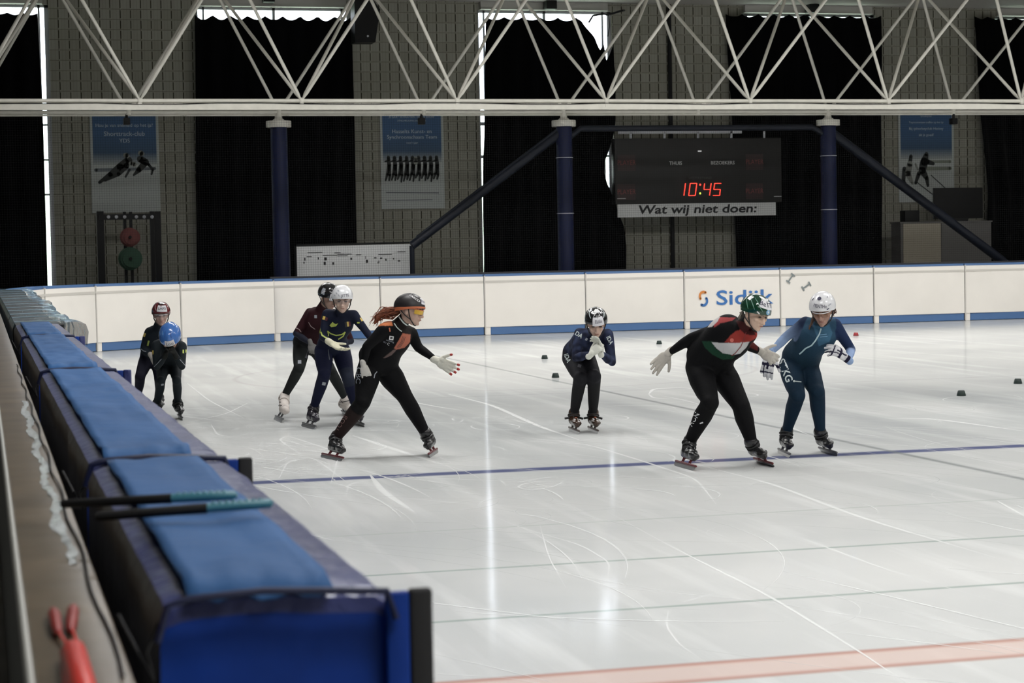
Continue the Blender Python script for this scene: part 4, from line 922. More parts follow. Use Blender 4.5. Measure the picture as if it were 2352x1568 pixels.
def make_helmet(parent, H, m, rim_m=None, vent=True, deco=None, strap=True):
    na, ne = 48, 16; vs = []; fs = []
    for i in range(na):
        az = 2*pi*i/na
        for j in range(ne+1):
            el = pi/2+(rim_el(az)-pi/2)*j/ne; ridge = .0035*max(0, cos(az*6))*(1 if .2 < j/ne < .85 else 0)*sin(pi*min(1, j/ne))
            if not vent: ridge = 0
            vs.append(H.hp(az, el, ridge))
        for j in range(ne, -1, -1):
            el = pi/2+(rim_el(az)-pi/2)*j/ne; vs.append(H.hp(az, el, -.012))
    K = 2*(ne+1)
    for i in range(na):
        for j in range(K-1): a = i*K+j; c = ((i+1) % na)*K+j; fs.append((a, c, c+1, a+1))
    ho = link('helmet', mesh_from(vs, fs), m, parent)
    if rim_m:
        q = MB(); vs = []
        for i in range(na+1):
            az = 2*pi*i/na; wd = radians(5+8*max(0, -cos(az))+4*abs(sin(az)))
            vs += [H.hp(az, rim_el(az)-.02, .0022), H.hp(az, rim_el(az)+wd, .0022)]
        q.add(vs, [(2*i, 2*i+1, 2*i+3, 2*i+2) for i in range(na)]); q.build('rim_band', rim_m, ho)
    if strap:
        for sg in (-1, 1):
            k = H.k; q = MB(); q.tube([H.hp(sg*1.35, rim_el(sg*1.35), -.010), H.P(sg*.074, .02, -.03), H.P(sg*.062, .035, -.07), H.P(sg*.02, .055, -.108), H.P(0, .058, -.110)], .0045*k, 6); q.build('chin_strap', M['strap_black'], ho)
            q = MB(); q.tube([H.hp(sg*2.0, rim_el(sg*2.0), -.010), H.P(sg*.076, -.01, -.045), H.P(sg*.062, .035, -.07)], .004*k, 6); q.build('chin_strap', M['strap_black'], ho)
    return ho
def on_helmet(name, H, ho, pts, faces, az0, el0, m, off=.003, rot=0.):
    cs, sn = cos(rot), sin(rot); vs = []
    for x, y in pts:
        x, y = x*cs-y*sn, x*sn+y*cs; el = el0+y/H.R[2]; az = az0-x/(H.R[0]*max(.35, cos(el0))); vs.append(H.hp(az, el, off))
    q = MB(); q.add(vs, faces); o = q.build(name, m, ho, smooth=True); return o
def helmet_patch(name, H, ho, w, h, az, el, m, rot=0., off=.003, round_=False):
    n = 10; pts = [(w*(i/n-.5), h*(j/n-.5)) for j in range(n+1) for i in range(n+1)]
    if round_: pts = [(x*sqrt(max(0, 1-2*(y/h)**2)), y*sqrt(max(0, 1-2*(x/w)**2))) for x, y in pts]
    return on_helmet(name, H, ho, pts, [(j*(n+1)+i, j*(n+1)+i+1, (j+1)*(n+1)+i+1, (j+1)*(n+1)+i) for j in range(n) for i in range(n)], az, el, m, off, rot)
def helmet_text(H, ho, body, size, az, el, m, rot=0., off=.0052, sx=1., bold=0.):
    me = text_mesh(body, size, sx=sx, bold=bold); on_helmet('lettering', H, ho, [(v.co.x*sx, v.co.y) for v in me.vertices], [tuple(p.vertices) for p in me.polygons], az, el, m, off, rot)
def helmet_line(name, H, ho, pts, w, m, off=.0035):
    q = MB(); vs = []; P = [Vector(p) for p in pts]
    fine = []
    for i in range(len(P)-1):
        for k in range(6): fine.append(P[i].lerp(P[i+1], k/6))
    fine.append(P[-1])
    for _ in range(3): fine = [fine[0]]+[(fine[i-1]+fine[i]*2+fine[i+1])/4 for i in range(1, len(fine)-1)]+[fine[-1]]
    for i, p in enumerate(fine):
        d = (fine[min(i+1, len(fine)-1)]-fine[max(i-1, 0)]); d.normalize(); t = i/(len(fine)-1); ww = w*(.35+.65*sin(pi*t)); n_ = Vector((-d.y, d.x))*ww/.11
        vs += [H.hp(p.x+n_.x, p.y+n_.y, off), H.hp(p.x-n_.x, p.y-n_.y, off)]
    q.add(vs, [(2*i, 2*i+1, 2*i+3, 2*i+2) for i in range(len(fine)-1)]); q.build(name, m, ho)
def make_glasses(parent, H, lens, frame):
    k = H.k; pts = []
    n = 14; vs = []; fs = []
    for i in range(n+1):
        a = -1.15+2.3*i/n; x = .076*sin(a); f = .020+.080*cos(a)
        lo = -.016-.006*sin(abs(a)*2.2) if abs(a) > .15 else -.008
        vs += [H.P(x, f+.004, .014), H.P(x*1.0, f+.006, lo)]
    q = MB(); q.add(vs, [(2*i, 2*i+1, 2*i+3, 2*i+2) for i in range(n)]); g = q.build('eyewear', lens, parent)
    q = MB(); q.tube([vs[2*i] for i in range(n+1)], .0032*k, 6); q.build('frame', frame, g)
    for sg, v in ((-1, vs[0]), (1, vs[-2])): q = MB(); q.tube([v, H.P(sg*.078, -.02, .012)], .003*k, 6); q.build('temple', frame, g)
    return g

def hair_clump(parent, pts, r0, m, n=26, seed=1, spread=.03, strand=.0035):
    """a bunch of tapered wavy locks following a centre line"""
    rr = random.Random(seed); q = MB()
    for i in range(n):
        off = Vector((rr.gauss(0, 1), rr.gauss(0, 1), rr.gauss(0, 1)))*r0*.5; en = Vector((rr.gauss(0, 1), rr.gauss(0, 1), rr.gauss(0, 1)))*spread; ph = rr.uniform(0, 6); L_ = []
        N_ = 12; cut = rr.uniform(.65, 1)
        for j in range(N_+1):
            t = j/N_*cut; s_ = t*(len(pts)-1); a = int(min(s_, len(pts)-2)); p = pts[a].lerp(pts[a+1], s_-a)
            L_.append(p+off*(1-.3*t)*(.3+1.2*sin(pi*min(1, t+.12)))+en*t*t+Vector((0, 0, .006*sin(ph+t*14)))+RGT*.005*sin(ph*2+t*11))
        q.tube(L_, [strand*(1.3-.9*j/N_)*rr.uniform(.7, 1.5) for j in range(N_+1)], 5)
    core = Blob(); core.limb([p for p in pts], [r0*.75]+[r0*.85]*(len(pts)-2)+[r0*.3], 12)
    q.add(core.v, core.f); return q.build('hair', m, parent)

PEOPLE = []
def person(label, J, head_f, head_u, suit, blades, rad=None, hk=1., bulk=1., paint=None, segcol=None, boots=None, skin=SKIN, tilt=None, dbase=None, torso=(.150, .118, .140, .150), tdepth=(.115, .092, .108, .085), neckr=.052, voxel=.0056, brow=None, face=True):
    """J: joints as (pixel x, pixel y, depth offset in metres, + away from the camera)"""
    gR, gL = [tuple(on_z(*p) for p in b_) for b_ in blades]
    d0 = dbase or ((gR[0]+gR[1]+gL[0]+gL[1])/4-EYE).dot(FWD)
    p = {k: at_d(v[0], v[1], d0+v[2]) for k, v in J.items()}
    ctr = (gR[0]+gR[1]+gL[0]+gL[1])/4; root = empty('person', (ctr.x, ctr.y, 0), label, 'person', None)
    H = Head(p['head'], camvec(*head_f), camvec(*head_u), hk); b_ = Blob(); k = bulk
    R = dict(hip=.088, thigh=.084, knee=.056, calf=.056, shin=.045, ankle=.035, shoulder=.054, bicep=.046, elbow=.038, fore=.038, wrist=.026)
    if rad: R.update(rad)
    segs = []
    for s in 'RL':
        hip, kn, an = p['hip'+s], p['knee'+s], p['ank'+s]; q1 = hip.lerp(kn, .35); q2 = kn.lerp(an, .33)+(FWD*.018*k); q3 = kn.lerp(an, .66)+FWD*.006
        b_.limb([hip, q1, hip.lerp(kn, .7), kn-FWD*.006, q2, q3, an], [R['hip']*k, R['thigh']*k, (R['thigh']*.45+R['knee']*.55)*k, R['knee']*k, R['calf']*k, R['shin']*k, R['ankle']*k])
        segs += [('thigh'+s, hip, kn, R['thigh']*k), ('shin'+s, kn, an, R['shin']*k)]
        sh, el, wr = p['sh'+s], p['el'+s], p['wr'+s]; 
        b_.limb([sh, sh.lerp(el, .4), el, el.lerp(wr, .35), wr], [R['shoulder']*k, R['bicep']*k, R['elbow']*k, R['fore']*k, R['wrist']*k])
        segs += [('upper'+s, sh, el, R['bicep']*k), ('fore'+s, el, wr, R['fore']*k)]
    hipax = (p['hipL']-p['hipR']).normalized(); shax = (p['shL']-p['shR']).normalized()
    pel, wa, ch, nb = p['pelvis'], p['waist'], p['chest'], p['neck']
    ctrl = [pel+(pel-wa).normalized()*.085*k, pel, wa, ch, nb+(ch-nb)*.30, nb]; wid = [.07*k, torso[0]*k, torso[1]*k, torso[2]*k, torso[3]*k*.80, neckr*1.15]; dep = [.06*k, tdepth[0]*k, tdepth[1]*k, tdepth[2]*k, tdepth[3]*k, neckr*1.1]; mixw = [0, 0, .5, .9, 1, 1]
    rings = []; NR = 5
    def cr_(a, b1, c, d, t): return .5*((2*b1)+(c-a)*t+(2*a-5*b1+4*c-d)*t*t+(-a+3*b1-3*c+d)*t*t*t)
    for i in range(5):
        for j in range(NR+(1 if i == 4 else 0)):
            t = j/NR; g = lambda L_, cl=False: cr_(L_[max(i-1, 0)], L_[i], L_[i+1], L_[min(i+2, 5)], t)
            c = g(ctrl); w = max(.03, g(wid)); d = max(.03, g(dep)); mx_ = mixw[i]*(1-t)+mixw[i+1]*t
            tan = (ctrl[i+1]-ctrl[i]).normalized() if i == 0 or t > 0 else (ctrl[i+1]-ctrl[i-1]).normalized()
            ax = hipax.lerp(shax, mx_); ax = (ax-tan*ax.dot(tan)).normalized(); dv = tan.cross(ax).normalized(); rings.append((c, ax*w, dv*d))
    b_.loft(rings)
    b_.limb([p['shR'], nb.lerp(ch, .35), p['shL']], [R['shoulder']*k*.98, .068*k, R['shoulder']*k*.98]); b_.limb([p['hipR'], pel, p['hipL']], [R['hip']*k*1.02, .10*k, R['hip']*k*1.02])
    ntop = H.P(0, -.018, -.045); b_.limb([nb, nb.lerp(ntop, .5), ntop], [neckr*1.15, neckr, neckr*.98]); H.add_face(b_)
    segs += [('torso', pel, ch, torso[1]*k*.9), ('chestseg', ch, nb, torso[3]*k*.75), ('neckseg', nb, nb.lerp(ntop, .8), neckr), ('head', H.P(0, 0, .03), H.P(0, .02, -.04), .078*hk)]
    me = b_.fuse(voxel, 3); co = verts_np(me); ed = np.empty(len(me.edges)*2, np.int32); me.edges.foreach_get('vertices', ed); ed = ed.reshape(-1, 2)
    hd = np.linalg.norm(co-np.array(H.P(0, .02, -.02)), axis=1); wgt = np.clip((hd-.12*hk)/.05, 0, 1)[:, None]*.5; deg = np.bincount(ed.ravel(), minlength=len(co)).astype(float)[:, None]
    def avg(a):
        out = np.zeros_like(a)
        for c_ in range(a.shape[1]): out[:, c_] = np.bincount(ed[:, 0], weights=a[ed[:, 1], c_], minlength=len(a))+np.bincount(ed[:, 1], weights=a[ed[:, 0], c_], minlength=len(a))
        return out/np.maximum(deg, 1)
    for _ in range(26): co = co+(avg(co)-co)*wgt
    me.vertices.foreach_set('co', co.astype(np.float32).ravel()); me.update(); nn = norms_np(me)
    best = np.full(len(co), 1e9); idx = np.zeros(len(co), int); tt = np.zeros(len(co))
    for i, (nm, a, c, r) in enumerate(segs):
        a_, c_ = np.array(a), np.array(c); ab = c_-a_; t = np.clip(((co-a_)@ab)/(ab@ab), 0, 1); dist = np.linalg.norm(co-(a_+t[:, None]*ab), axis=1)-r
        if nm == 'head': dist -= .004
        m_ = dist < best; best[m_] = dist[m_]; idx[m_] = i; tt[m_] = t[m_]
    names_ = [s[0] for s in segs]; cols = np.tile(np.array(suit, float), (len(co), 1))
    isn = lambda *n: np.isin(idx, [names_.index(q) for q in n])
    if segcol: segcol(isn, tt, cols, co, nn)
    px, py = np_project(co); facing = (nn@np.array(FWD)) < .25
    for poly, c, flt in (paint or []):
        m_ = in_poly(px, py, poly) & facing
        if flt: m_ &= isn(*flt)
        cols[m_] = c
    cols[isn('head')] = skin
    cols = cols*.5+avg(cols)*.5
    set_fabric(me, cols); bo = link('body', me, M['suit'], root)
    if face: H.parts(root, brow=brow)
    bvh = BVHTree.FromPolygons([v.co for v in me.vertices], [tuple(q.vertices) for q in me.polygons])
    bs = boots or {}
    for s, g in (('R', gR), ('L', gL)):
        if bs is not False: make_boot(root, p['ank'+s], g[0], g[1], **{**dict(m=M['boot_black'], tube_m=M['steel_grey']), **bs.get('both', {}), **bs.get(s, {})})
    PEOPLE.append(root)
    return dict(root=root, p=p, H=H, body=bo, bvh=bvh, d0=d0)
def decal(Z, name, pts, faces, cx, cy, m, rot=0., off=.0035):
    """print lying on the suit: (x right, y up) in pixels around (cx, cy), dropped onto the cloth"""
    cs, sn = cos(rot), sin(rot); vs = []; ok = []
    for x, y in pts:
        X, Y = cx+x*cs-y*sn, cy-(x*sn+y*cs); d = ray(X, Y).normalized(); h = Z['bvh'].ray_cast(EYE, d)
        if h[0] is None: ok.append(False); vs.append(at_d(X, Y, Z['d0'])); continue
        n_ = h[1] if h[1].dot(d) < 0 else -h[1]; vs.append(h[0]+n_*off*.3-d*off*.8); ok.append(True)
    fs = [f for f in faces if all(ok[i] for i in f)]
    fs = [f for f in fs if max((vs[i]-vs[f[0]]).length for i in f) < .09]
    if not fs: return None
    q = MB(); q.add(vs, fs); return q.build(name, m, Z['root'], smooth=False)
def decal_text(Z, body, size, cx, cy, m, rot=0., sx=1., bold=0., shear=0.):
    me = text_mesh(body, size, bold=bold, shear=shear); return decal(Z, 'suit_lettering', [(v.co.x*sx, v.co.y) for v in me.vertices], [tuple(q.vertices) for q in me.polygons], cx, cy, m, rot)
def decal_box(Z, name, w, h, cx, cy, m, rot=0.):
    n = 5; return decal(Z, name, [(w*(i/n-.5), h*(j/n-.5)) for j in range(n+1) for i in range(n+1)], [(j*(n+1)+i, j*(n+1)+i+1, (j+1)*(n+1)+i+1, (j+1)*(n+1)+i) for j in range(n) for i in range(n)], cx, cy, m, rot)
def decal_line(Z, name, pp, w, m):
    fine = []
    for i in range(len(pp)-1):
        for k in range(5): t = k/5; fine.append((pp[i][0]*(1-t)+pp[i+1][0]*t, pp[i][1]*(1-t)+pp[i+1][1]*t))
    fine.append(pp[-1]); pts = []
    for i, q in enumerate(fine):
        a = fine[max(0, i-1)]; c = fine[min(len(fine)-1, i+1)]; dx, dy = c[0]-a[0], c[1]-a[1]; l = sqrt(dx*dx+dy*dy) or 1; nx_, ny_ = -dy/l*w/2, dx/l*w/2
        pts += [(q[0]+nx_, -(q[1]+ny_)), (q[0]-nx_, -(q[1]-ny_))]
    return decal(Z, name, pts, [(2*i, 2*i+1, 2*i+3, 2*i+2) for i in range(len(fine)-1)], 0, 0, m)
NAVY = (.012, .018, .045); BLK = (.0035, .0035, .0042); GREY = (.030, .033, .037)

# ---- green helmet, red-white-green chest (front right)
def seg_b(isn, t, c, co, nn):
    pass
Z = person('skater in black suit with red, white and green chest, green helmet, arms spread',
    dict(head=(1736, 719, -.36), neck=(1702, 753, -.22), chest=(1677, 772, -.14), waist=(1648, 798, -.02), pelvis=(1626, 829, .10), shR=(1651, 757, -.10), shL=(1722, 767, -.26), elR=(1588, 776, .06), wrR=(1540, 808, .14),
         elL=(1714, 790, -.02), wrL=(1742, 806, .02), hipR=(1604, 843, .06), hipL=(1653, 845, .12), kneeR=(1631, 924, -.16), kneeL=(1702, 932, -.02), ankR=(1583, 1016, .06), ankL=(1727, 1018, .05)),
    (.58, -.46, .76), (.14, 1, .10), BLK, [((1549, 1069), (1592, 1081)), ((1732, 1059), (1786, 1075))], bulk=1.06, rad=dict(thigh=.094, hip=.092, knee=.064, calf=.066, shin=.052, ankle=.040),
    torso=(.165, .150, .155, .160), tdepth=(.135, .125, .125, .10),
    paint=[([(1612, 783), (1637, 784), (1643, 800), (1660, 812), (1690, 812), (1684, 824), (1660, 826), (1636, 814), (1618, 797)], (.010, .045, .024), ('torso', 'chestseg', 'upperR', 'neckseg')),
           ([(1634, 785), (1650, 787), (1684, 787), (1722, 783), (1715, 797), (1700, 812), (1683, 815), (1660, 811), (1645, 799)], (.52, .52, .52), ('torso', 'chestseg', 'upperL', 'upperR', 'shinR')),
           ([(1664, 786), (1678, 770), (1690, 760), (1704, 756), (1742, 765), (1744, 772), (1724, 784), (1686, 788)], (.29, .038, .030), None),
           ([(1706, 779), (1722, 776), (1742, 790), (1740, 806), (1718, 795)], (.085, .014, .012), ('foreL', 'upperL')),
           ([(1640, 735), (1655, 728), (1690, 729), (1682, 736), (1655, 742), (1640, 752)], (.36, .06, .06), ('torso', 'chestseg', 'neckseg')),
           ([(1622, 752), (1630, 738), (1643, 728), (1654, 727), (1648, 738), (1636, 750)], (.55, .53, .52), ('torso', 'chestseg', 'neckseg')),
           ([(1690, 735), (1712, 740), (1732, 760), (1736, 770), (1712, 768), (1700, 757)], (.045, .010, .010), None)],
    boots=dict(both=dict(tube_m=M['steel_red'])), brow=M['hair_grey'], skin=(.62, .44, .34))
H = Z['H']; ho = make_helmet(Z['root'], H, M['gloss_green']); az = .10
helmet_patch('name_label', H, ho, .100, .060, az, .72, M['label'], rot=-.12); helmet_text(H, ho, 'BeTTi', .046, az, .72, M['pen'], rot=-.12)
helmet_patch('round_badge', H, ho, .036, .036, az-.10, .27, M['badge_blue'], round_=True); helmet_patch('badge_mark', H, ho, .012, .012, az-.10, .28, M['white_line'], off=.004, rot=.78)
for L_ in ([(1.5, .95), (1.0, .75), (.7, .45), (.45, .25)], [(1.75, .75), (1.3, .5), (1.0, .2)], [(2.1, .6), (1.7, .35), (1.4, .05)], [(-1.2, .8), (-1.0, .5), (-.9, .2)]): helmet_line('pale_swoosh', H, ho, L_, .0028, M['green_pale'])
helmet_patch('white_flash', H, ho, .022, .008, az+.62, .10, M['white_line'], rot=-.5); helmet_line('white_crown', H, ho, [(1.2, 1.25), (.3, 1.1), (-.5, 1.05)], .010, M['white_line'])
hair_clump(Z['root'], [at_d(1704, 722, Z['d0']-.24), at_d(1702, 732, Z['d0']-.24), at_d(1704, 742, Z['d0']-.26)], .022, M['hair_grey'], n=20, seed=3, spread=.012)
decal_line(Z, 'zip', [(1714, 762), (1710, 775), (1702, 795), (1688, 812), (1680, 817)], 1.6, M['zip_red'])
decal(Z, 'chest_badge', [(4.5*cos(a), 4.5*sin(a)) for a in [2*pi*i/12 for i in range(12)]], [tuple(range(12))], 1681, 781, mat('badge_pink', (.58, .14, .11), .5))
decal_text(Z, 'HUN', 16, 1594, 963, M['white_line'], rot=1.02, bold=.3); decal_box(Z, 'suit_logo', 8, 3, 1611, 971, M['white_line'], rot=.35)
hair = None
make_hand('glove', Z['p']['wrR']+(Z['p']['wrR']-Z['p']['elR']).normalized()*.018, camvec(-.62, -.62, 0), camvec(.1, -.1, 1), camvec(.7, -.75, .1), Z['root'], 1.14, curl=(.18, .22, .18), spread=.13, col=(.50, .47, .42), thumb_out=.75)
make_hand('glove', Z['p']['wrL']+camvec(.015, -.004, 0), camvec(.85, -.45, .1), camvec(.2, -.3, -.9), camvec(.35, .9, .0), Z['root'], 1.1, curl=(.5, .6, .4), col=(.50, .47, .42), thumb_out=1.0)

# ---- white helmet, blue fading suit (far right)
def seg_m(isn, t, c, co, nn):
    a = isn('upperR', 'foreR', 'upperL', 'foreL'); u = np.where(isn('upperR', 'upperL'), t*.5, .5+t*.5)
    k = np.clip((u-.10)/.55, 0, 1)[:, None]; col = np.array((.012, .022, .055))*(1-k)+np.array((.26, .36, .56))*k
    kl = np.clip((u-.42)/.3, 0, 1)[:, None]; coll = np.array((.014, .028, .075))*(1-kl)+np.array((.28, .38, .60))*kl
    r = isn('upperR', 'foreR'); l = isn('upperL', 'foreL'); c[r] = col[r]; c[l] = coll[l]
    tr = isn('torso', 'chestseg'); k = np.clip(np.where(isn('torso'), t*.8, 1.), 0, 1)[:, None]; cc = np.array((.006, .018, .030))*(1-k)+np.array((.026, .068, .115))*k; c[tr] = cc[tr]
Z = person('skater in blue suit with pale blue sleeves, white helmet and white framed glasses',
    dict(head=(1889, 711, -.34), neck=(1886, 745, -.22), chest=(1879, 768, -.16), waist=(1856, 794, -.04), pelvis=(1838, 824, .10), shR=(1850, 742, -.14), shL=(1917, 746, -.20), elR=(1806, 773, -.12), wrR=(1774, 806, -.16),
         elL=(1955, 803, -.12), wrL=(1948, 824, -.28), hipR=(1814, 840, .06), hipL=(1853, 840, .12), kneeR=(1831, 908, -.16), kneeL=(1876, 900, -.10), ankR=(1806, 994, .05), ankL=(1885, 996, .04)),
    (-.28, -.42, .85), (-.10, 1, .28), (.007, .021, .040), [((1787, 1040), (1811, 1051)), ((1882, 1035), (1927, 1048))], bulk=1.0, rad=dict(thigh=.086, hip=.086, knee=.064, calf=.060, shin=.048, ankle=.038, bicep=.046),
    torso=(.150, .130, .142, .145), tdepth=(.125, .11, .115, .095), segcol=seg_m, skin=(.40, .25, .20),
    paint=[([(1866, 744), (1886, 752), (1905, 745), (1912, 765), (1905, 785), (1880, 795), (1875, 770)], (.050, .13, .21), ('torso', 'chestseg', 'neckseg'))],
    boots=dict(both=dict(tube_m=M['steel_grey'])))
H = Z['H']; ho = make_helmet(Z['root'], H, M['gloss_white'], vent=False)
helmet_text(H, ho, 'MENTHe', .036, .0, .42, M['pen'], rot=-.12, sx=.85); helmet_patch('dark_dot', H, ho, .030, .030, .10, .98, M['navy_dot'], round_=True)
helmet_patch('vent', H, ho, .008, .026, .95, .80, M['navy_dot'], rot=-.3, round_=True); helmet_patch('vent', H, ho, .005, .016, -1.0, .95, M['navy_dot'], rot=-.6, round_=True); helmet_patch('vent', H, ho, .022, .007, -.62, .17, M['navy_dot'], rot=.15, round_=True)
helmet_patch('brand_mark', H, ho, .026, .006, -.85, .40, M['grey_line'], rot=.2)
make_glasses(Z['root'], H, M['lens_amber'], M['frame_white'])
hair_clump(Z['root'], [H.P(-.07, -.03, .0), H.P(-.075, -.03, -.03), H.P(-.07, -.02, -.05)], .016, M['hair_brown'], n=14, seed=4, spread=.01); hair_clump(Z['root'], [H.P(.06, -.05, -.02), H.P(.07, -.02, -.07), at_d(1858, 755, Z['d0']-.25)], .014, M['hair_brown'], n=16, seed=6, spread=.014)
decal_line(Z, 'zip', [(1886, 754), (1882, 767), (1873, 782), (1864, 793), (1850, 800), (1842, 808), (1836, 813)], 3.2, M['zip_pale'])
decal_box(Z, 'chest_line', 15, 1.3, 1891, 768, M['badge_blue'], rot=.12); decal_box(Z, 'chest_line', 17, 1.3, 1892, 773, M['badge_blue'], rot=.1)
decal_text(Z, 'STKG', 24, 1803, 851, M['silver_line'], rot=-1.18, sx=.95, bold=.5); decal_box(Z, 'thigh_line', 15, 2.0, 1833, 876, M['silver_line'], rot=-.1)
decal(Z, 'thigh_ring', [(2.6*cos(a), 2.6*sin(a)) for a in [2*pi*i/10 for i in range(10)]], [tuple(range(10))], 1824, 875, M['silver_line'])
def glove_m(d, t, n, c):
    c[:] = (.60, .60, .62); c[d < .012] = (.015, .014, .035); c[d < -.012] = (.28, .38, .58); c[(d > .052) & (d < .070)] = (.015, .014, .035); c[(d > .02) & (np.abs(t) < .007) & (d < .09)] = (.015, .014, .035); c[(d > .104) & (d < .112)] = (.015, .014, .035); c[(np.abs(t+.02) < .0035) & (d > .07)] = (.015, .014, .035); return c
make_hand('glove', Z['p']['wrR']+camvec(-.018, -.03, 0), camvec(-.22, -1, .1), camvec(.2, 0, -1), camvec(1, -.15, .2), Z['root'], 1.22, curl=(.35, .45, .3), spread=.10, colfn=glove_m, thumb_out=.7)
make_hand('glove', Z['p']['wrL']+camvec(-.014, .002, .02), camvec(-.86, .62, .25), camvec(-.3, -.5, -.7), camvec(.3, .7, .2), Z['root'], 1.15, curl=(.35, .4, .3), spread=.10, colfn=glove_m, thumb_out=.5)

# ---- orange panel suit, red ponytail
Z = person('skater in black suit with orange panels, yellow glasses and red ponytail, arm stretched out',
    dict(head=(943, 713, -.20), neck=(917, 746, -.13), chest=(902, 774, -.10), waist=(884, 800, -.02), pelvis=(866, 830, .04), shR=(882, 757, -.24), shL=(944, 766, .02), elR=(842, 797, -.26), wrR=(835, 834, -.26),
         elL=(961, 798, .05), wrL=(998, 824, .0), hipR=(848, 846, -.02), hipL=(886, 846, .08), kneeR=(833, 924, -.14), kneeL=(931, 912, .02), ankR=(771, 1006, .05), ankL=(979, 998, .10)),
    (.96, -.16, .30), (.22, 1, .0), BLK, [((735, 1050), (784, 1060)), ((1010, 1037), (985, 1053))], bulk=1.04, rad=dict(thigh=.095, hip=.092, knee=.062, calf=.062, shin=.050, ankle=.040, bicep=.046, fore=.036),
    torso=(.155, .140, .150, .15), tdepth=(.14, .125, .125, .10), skin=(.56, .38, .30),
    segcol=lambda isn, t, c, co, nn: c.__setitem__(isn('shinR') & (t > .1), (.020, .012, .011)),
    paint=[([(868, 745), (880, 732), (898, 729), (902, 748), (880, 748), (866, 749)], (.52, .17, .07), None),
           ([(925, 765), (944, 758), (942, 785), (930, 798), (910, 803), (905, 800)], (.42, .14, .09), ('torso', 'chestseg', 'neckseg')),
           ([(912, 730), (936, 748), (948, 752), (944, 768), (925, 765), (903, 748), (905, 732)], (.015, .011, .010), None),
           ([(880, 822), (905, 802), (910, 804), (900, 815), (886, 822)], (.14, .10, .09), ('torso', 'chestseg'))],
    boots=dict(both=dict(tube_m=M['steel_red'], strap_m=mat('strap_sheen', (.05, .05, .05), .3))))
H = Z['H']; ho = make_helmet(Z['root'], H, M['matte_black'], rim_m=M['orange_rim'], vent=False)
helmet_patch('name_label', H, ho, .075, .055, -.02, .55, M['label'], rot=-.1); helmet_text(H, ho, 'Noor', .034, -.02, .55, M['pen'], rot=-.1)
helmet_text(H, ho, 'CASCO', .026, 1.05, .72, M['white_line'], rot=-.70, bold=.0006)
for k in range(4): helmet_line('white_stripe', H, ho, [(.75+.13*k, 1.18-.02*k), (.40+.07*k, .95-.05*k)], .0024, M['white_line'])
helmet_line('white_crossband', H, ho, [(1.4, 1.15), (1.2, 1.35), (-1.0, 1.35)], .0045, M['white_line'])
make_glasses(Z['root'], H, M['lens_yellow'], M['orange_rim'])
hp = [H.P(.0, -.10, -.02), at_d(902, 716, Z['d0']-.16), at_d(884, 716, Z['d0']-.17), at_d(868, 727, Z['d0']-.18), at_d(861, 742, Z['d0']-.18)]
hair_clump(Z['root'], hp, .030, M['hair_red'], n=60, seed=2, spread=.022, strand=.004)
decal_line(Z, 'neck_trim', [(913, 721), (919, 731), (927, 741), (935, 747), (941, 748)], 3.0, M['neck_white']); decal_line(Z, 'neck_trim', [(905, 742), (911, 751), (918, 758), (923, 761)], 2.2, M['neck_white'])
for o_ in (0, 3.2, 6.4): decal_line(Z, 'orange_piping', [(925+o_*.9, 772+o_*.2), (921+o_, 785), (912+o_, 798)], .8, M['matte_black'])
decal_box(Z, 'chest_logo', 10, 9, 899, 776, M['white_line'], rot=-.15); decal_box(Z, 'chest_logo_inner', 5.5, 5, 899, 776, M['matte_black'], rot=-.15)
decal_text(Z, 'stichting', 5.5, 896, 783, M['grey_line'], rot=-.3); decal_text(Z, 'ISU', 5, 884, 786, M['grey_line'], rot=-.3); decal_text(Z, 'C', 8, 892, 790, M['white_line'], rot=-.3)
decal_text(Z, 'CBC', 15, 823, 862, M['grey_line'], rot=-1.62, sx=1.3); decal_text(Z, 'YCOB', 14, 784, 972, mat('brown_print', (.20, .11, .10), .5), rot=.95, sx=1.1)
decal_box(Z, 'shoulder_mark', 3, 9, 895, 757, M['orange_print'], rot=.2); decal_line(Z, 'thigh_trim', [(866, 853), (861, 859), (859, 868)], 2.2, M['grey_line'])
make_hand('glove', Z['p']['wrL']+camvec(.016, -.012, 0), camvec(.84, -.42, .12), camvec(-.2, .1, 1), camvec(.45, .9, .1), Z['root'], 1.12, curl=(.05, .10, .10), spread=.14, col=(.64, .63, .55), thumb_out=.75, tips=M['nail_red'], thumb_curl=.12)
make_hand('glove', Z['p']['wrR']+camvec(0, -.012, .02), camvec(.25, -1, .15), camvec(-.2, 0, -1), camvec(.9, .1, .0), Z['root'], .86, curl=(1.1, 1.3, .9), spread=.03, col=(.56, .54, .50), thumb_out=.3)

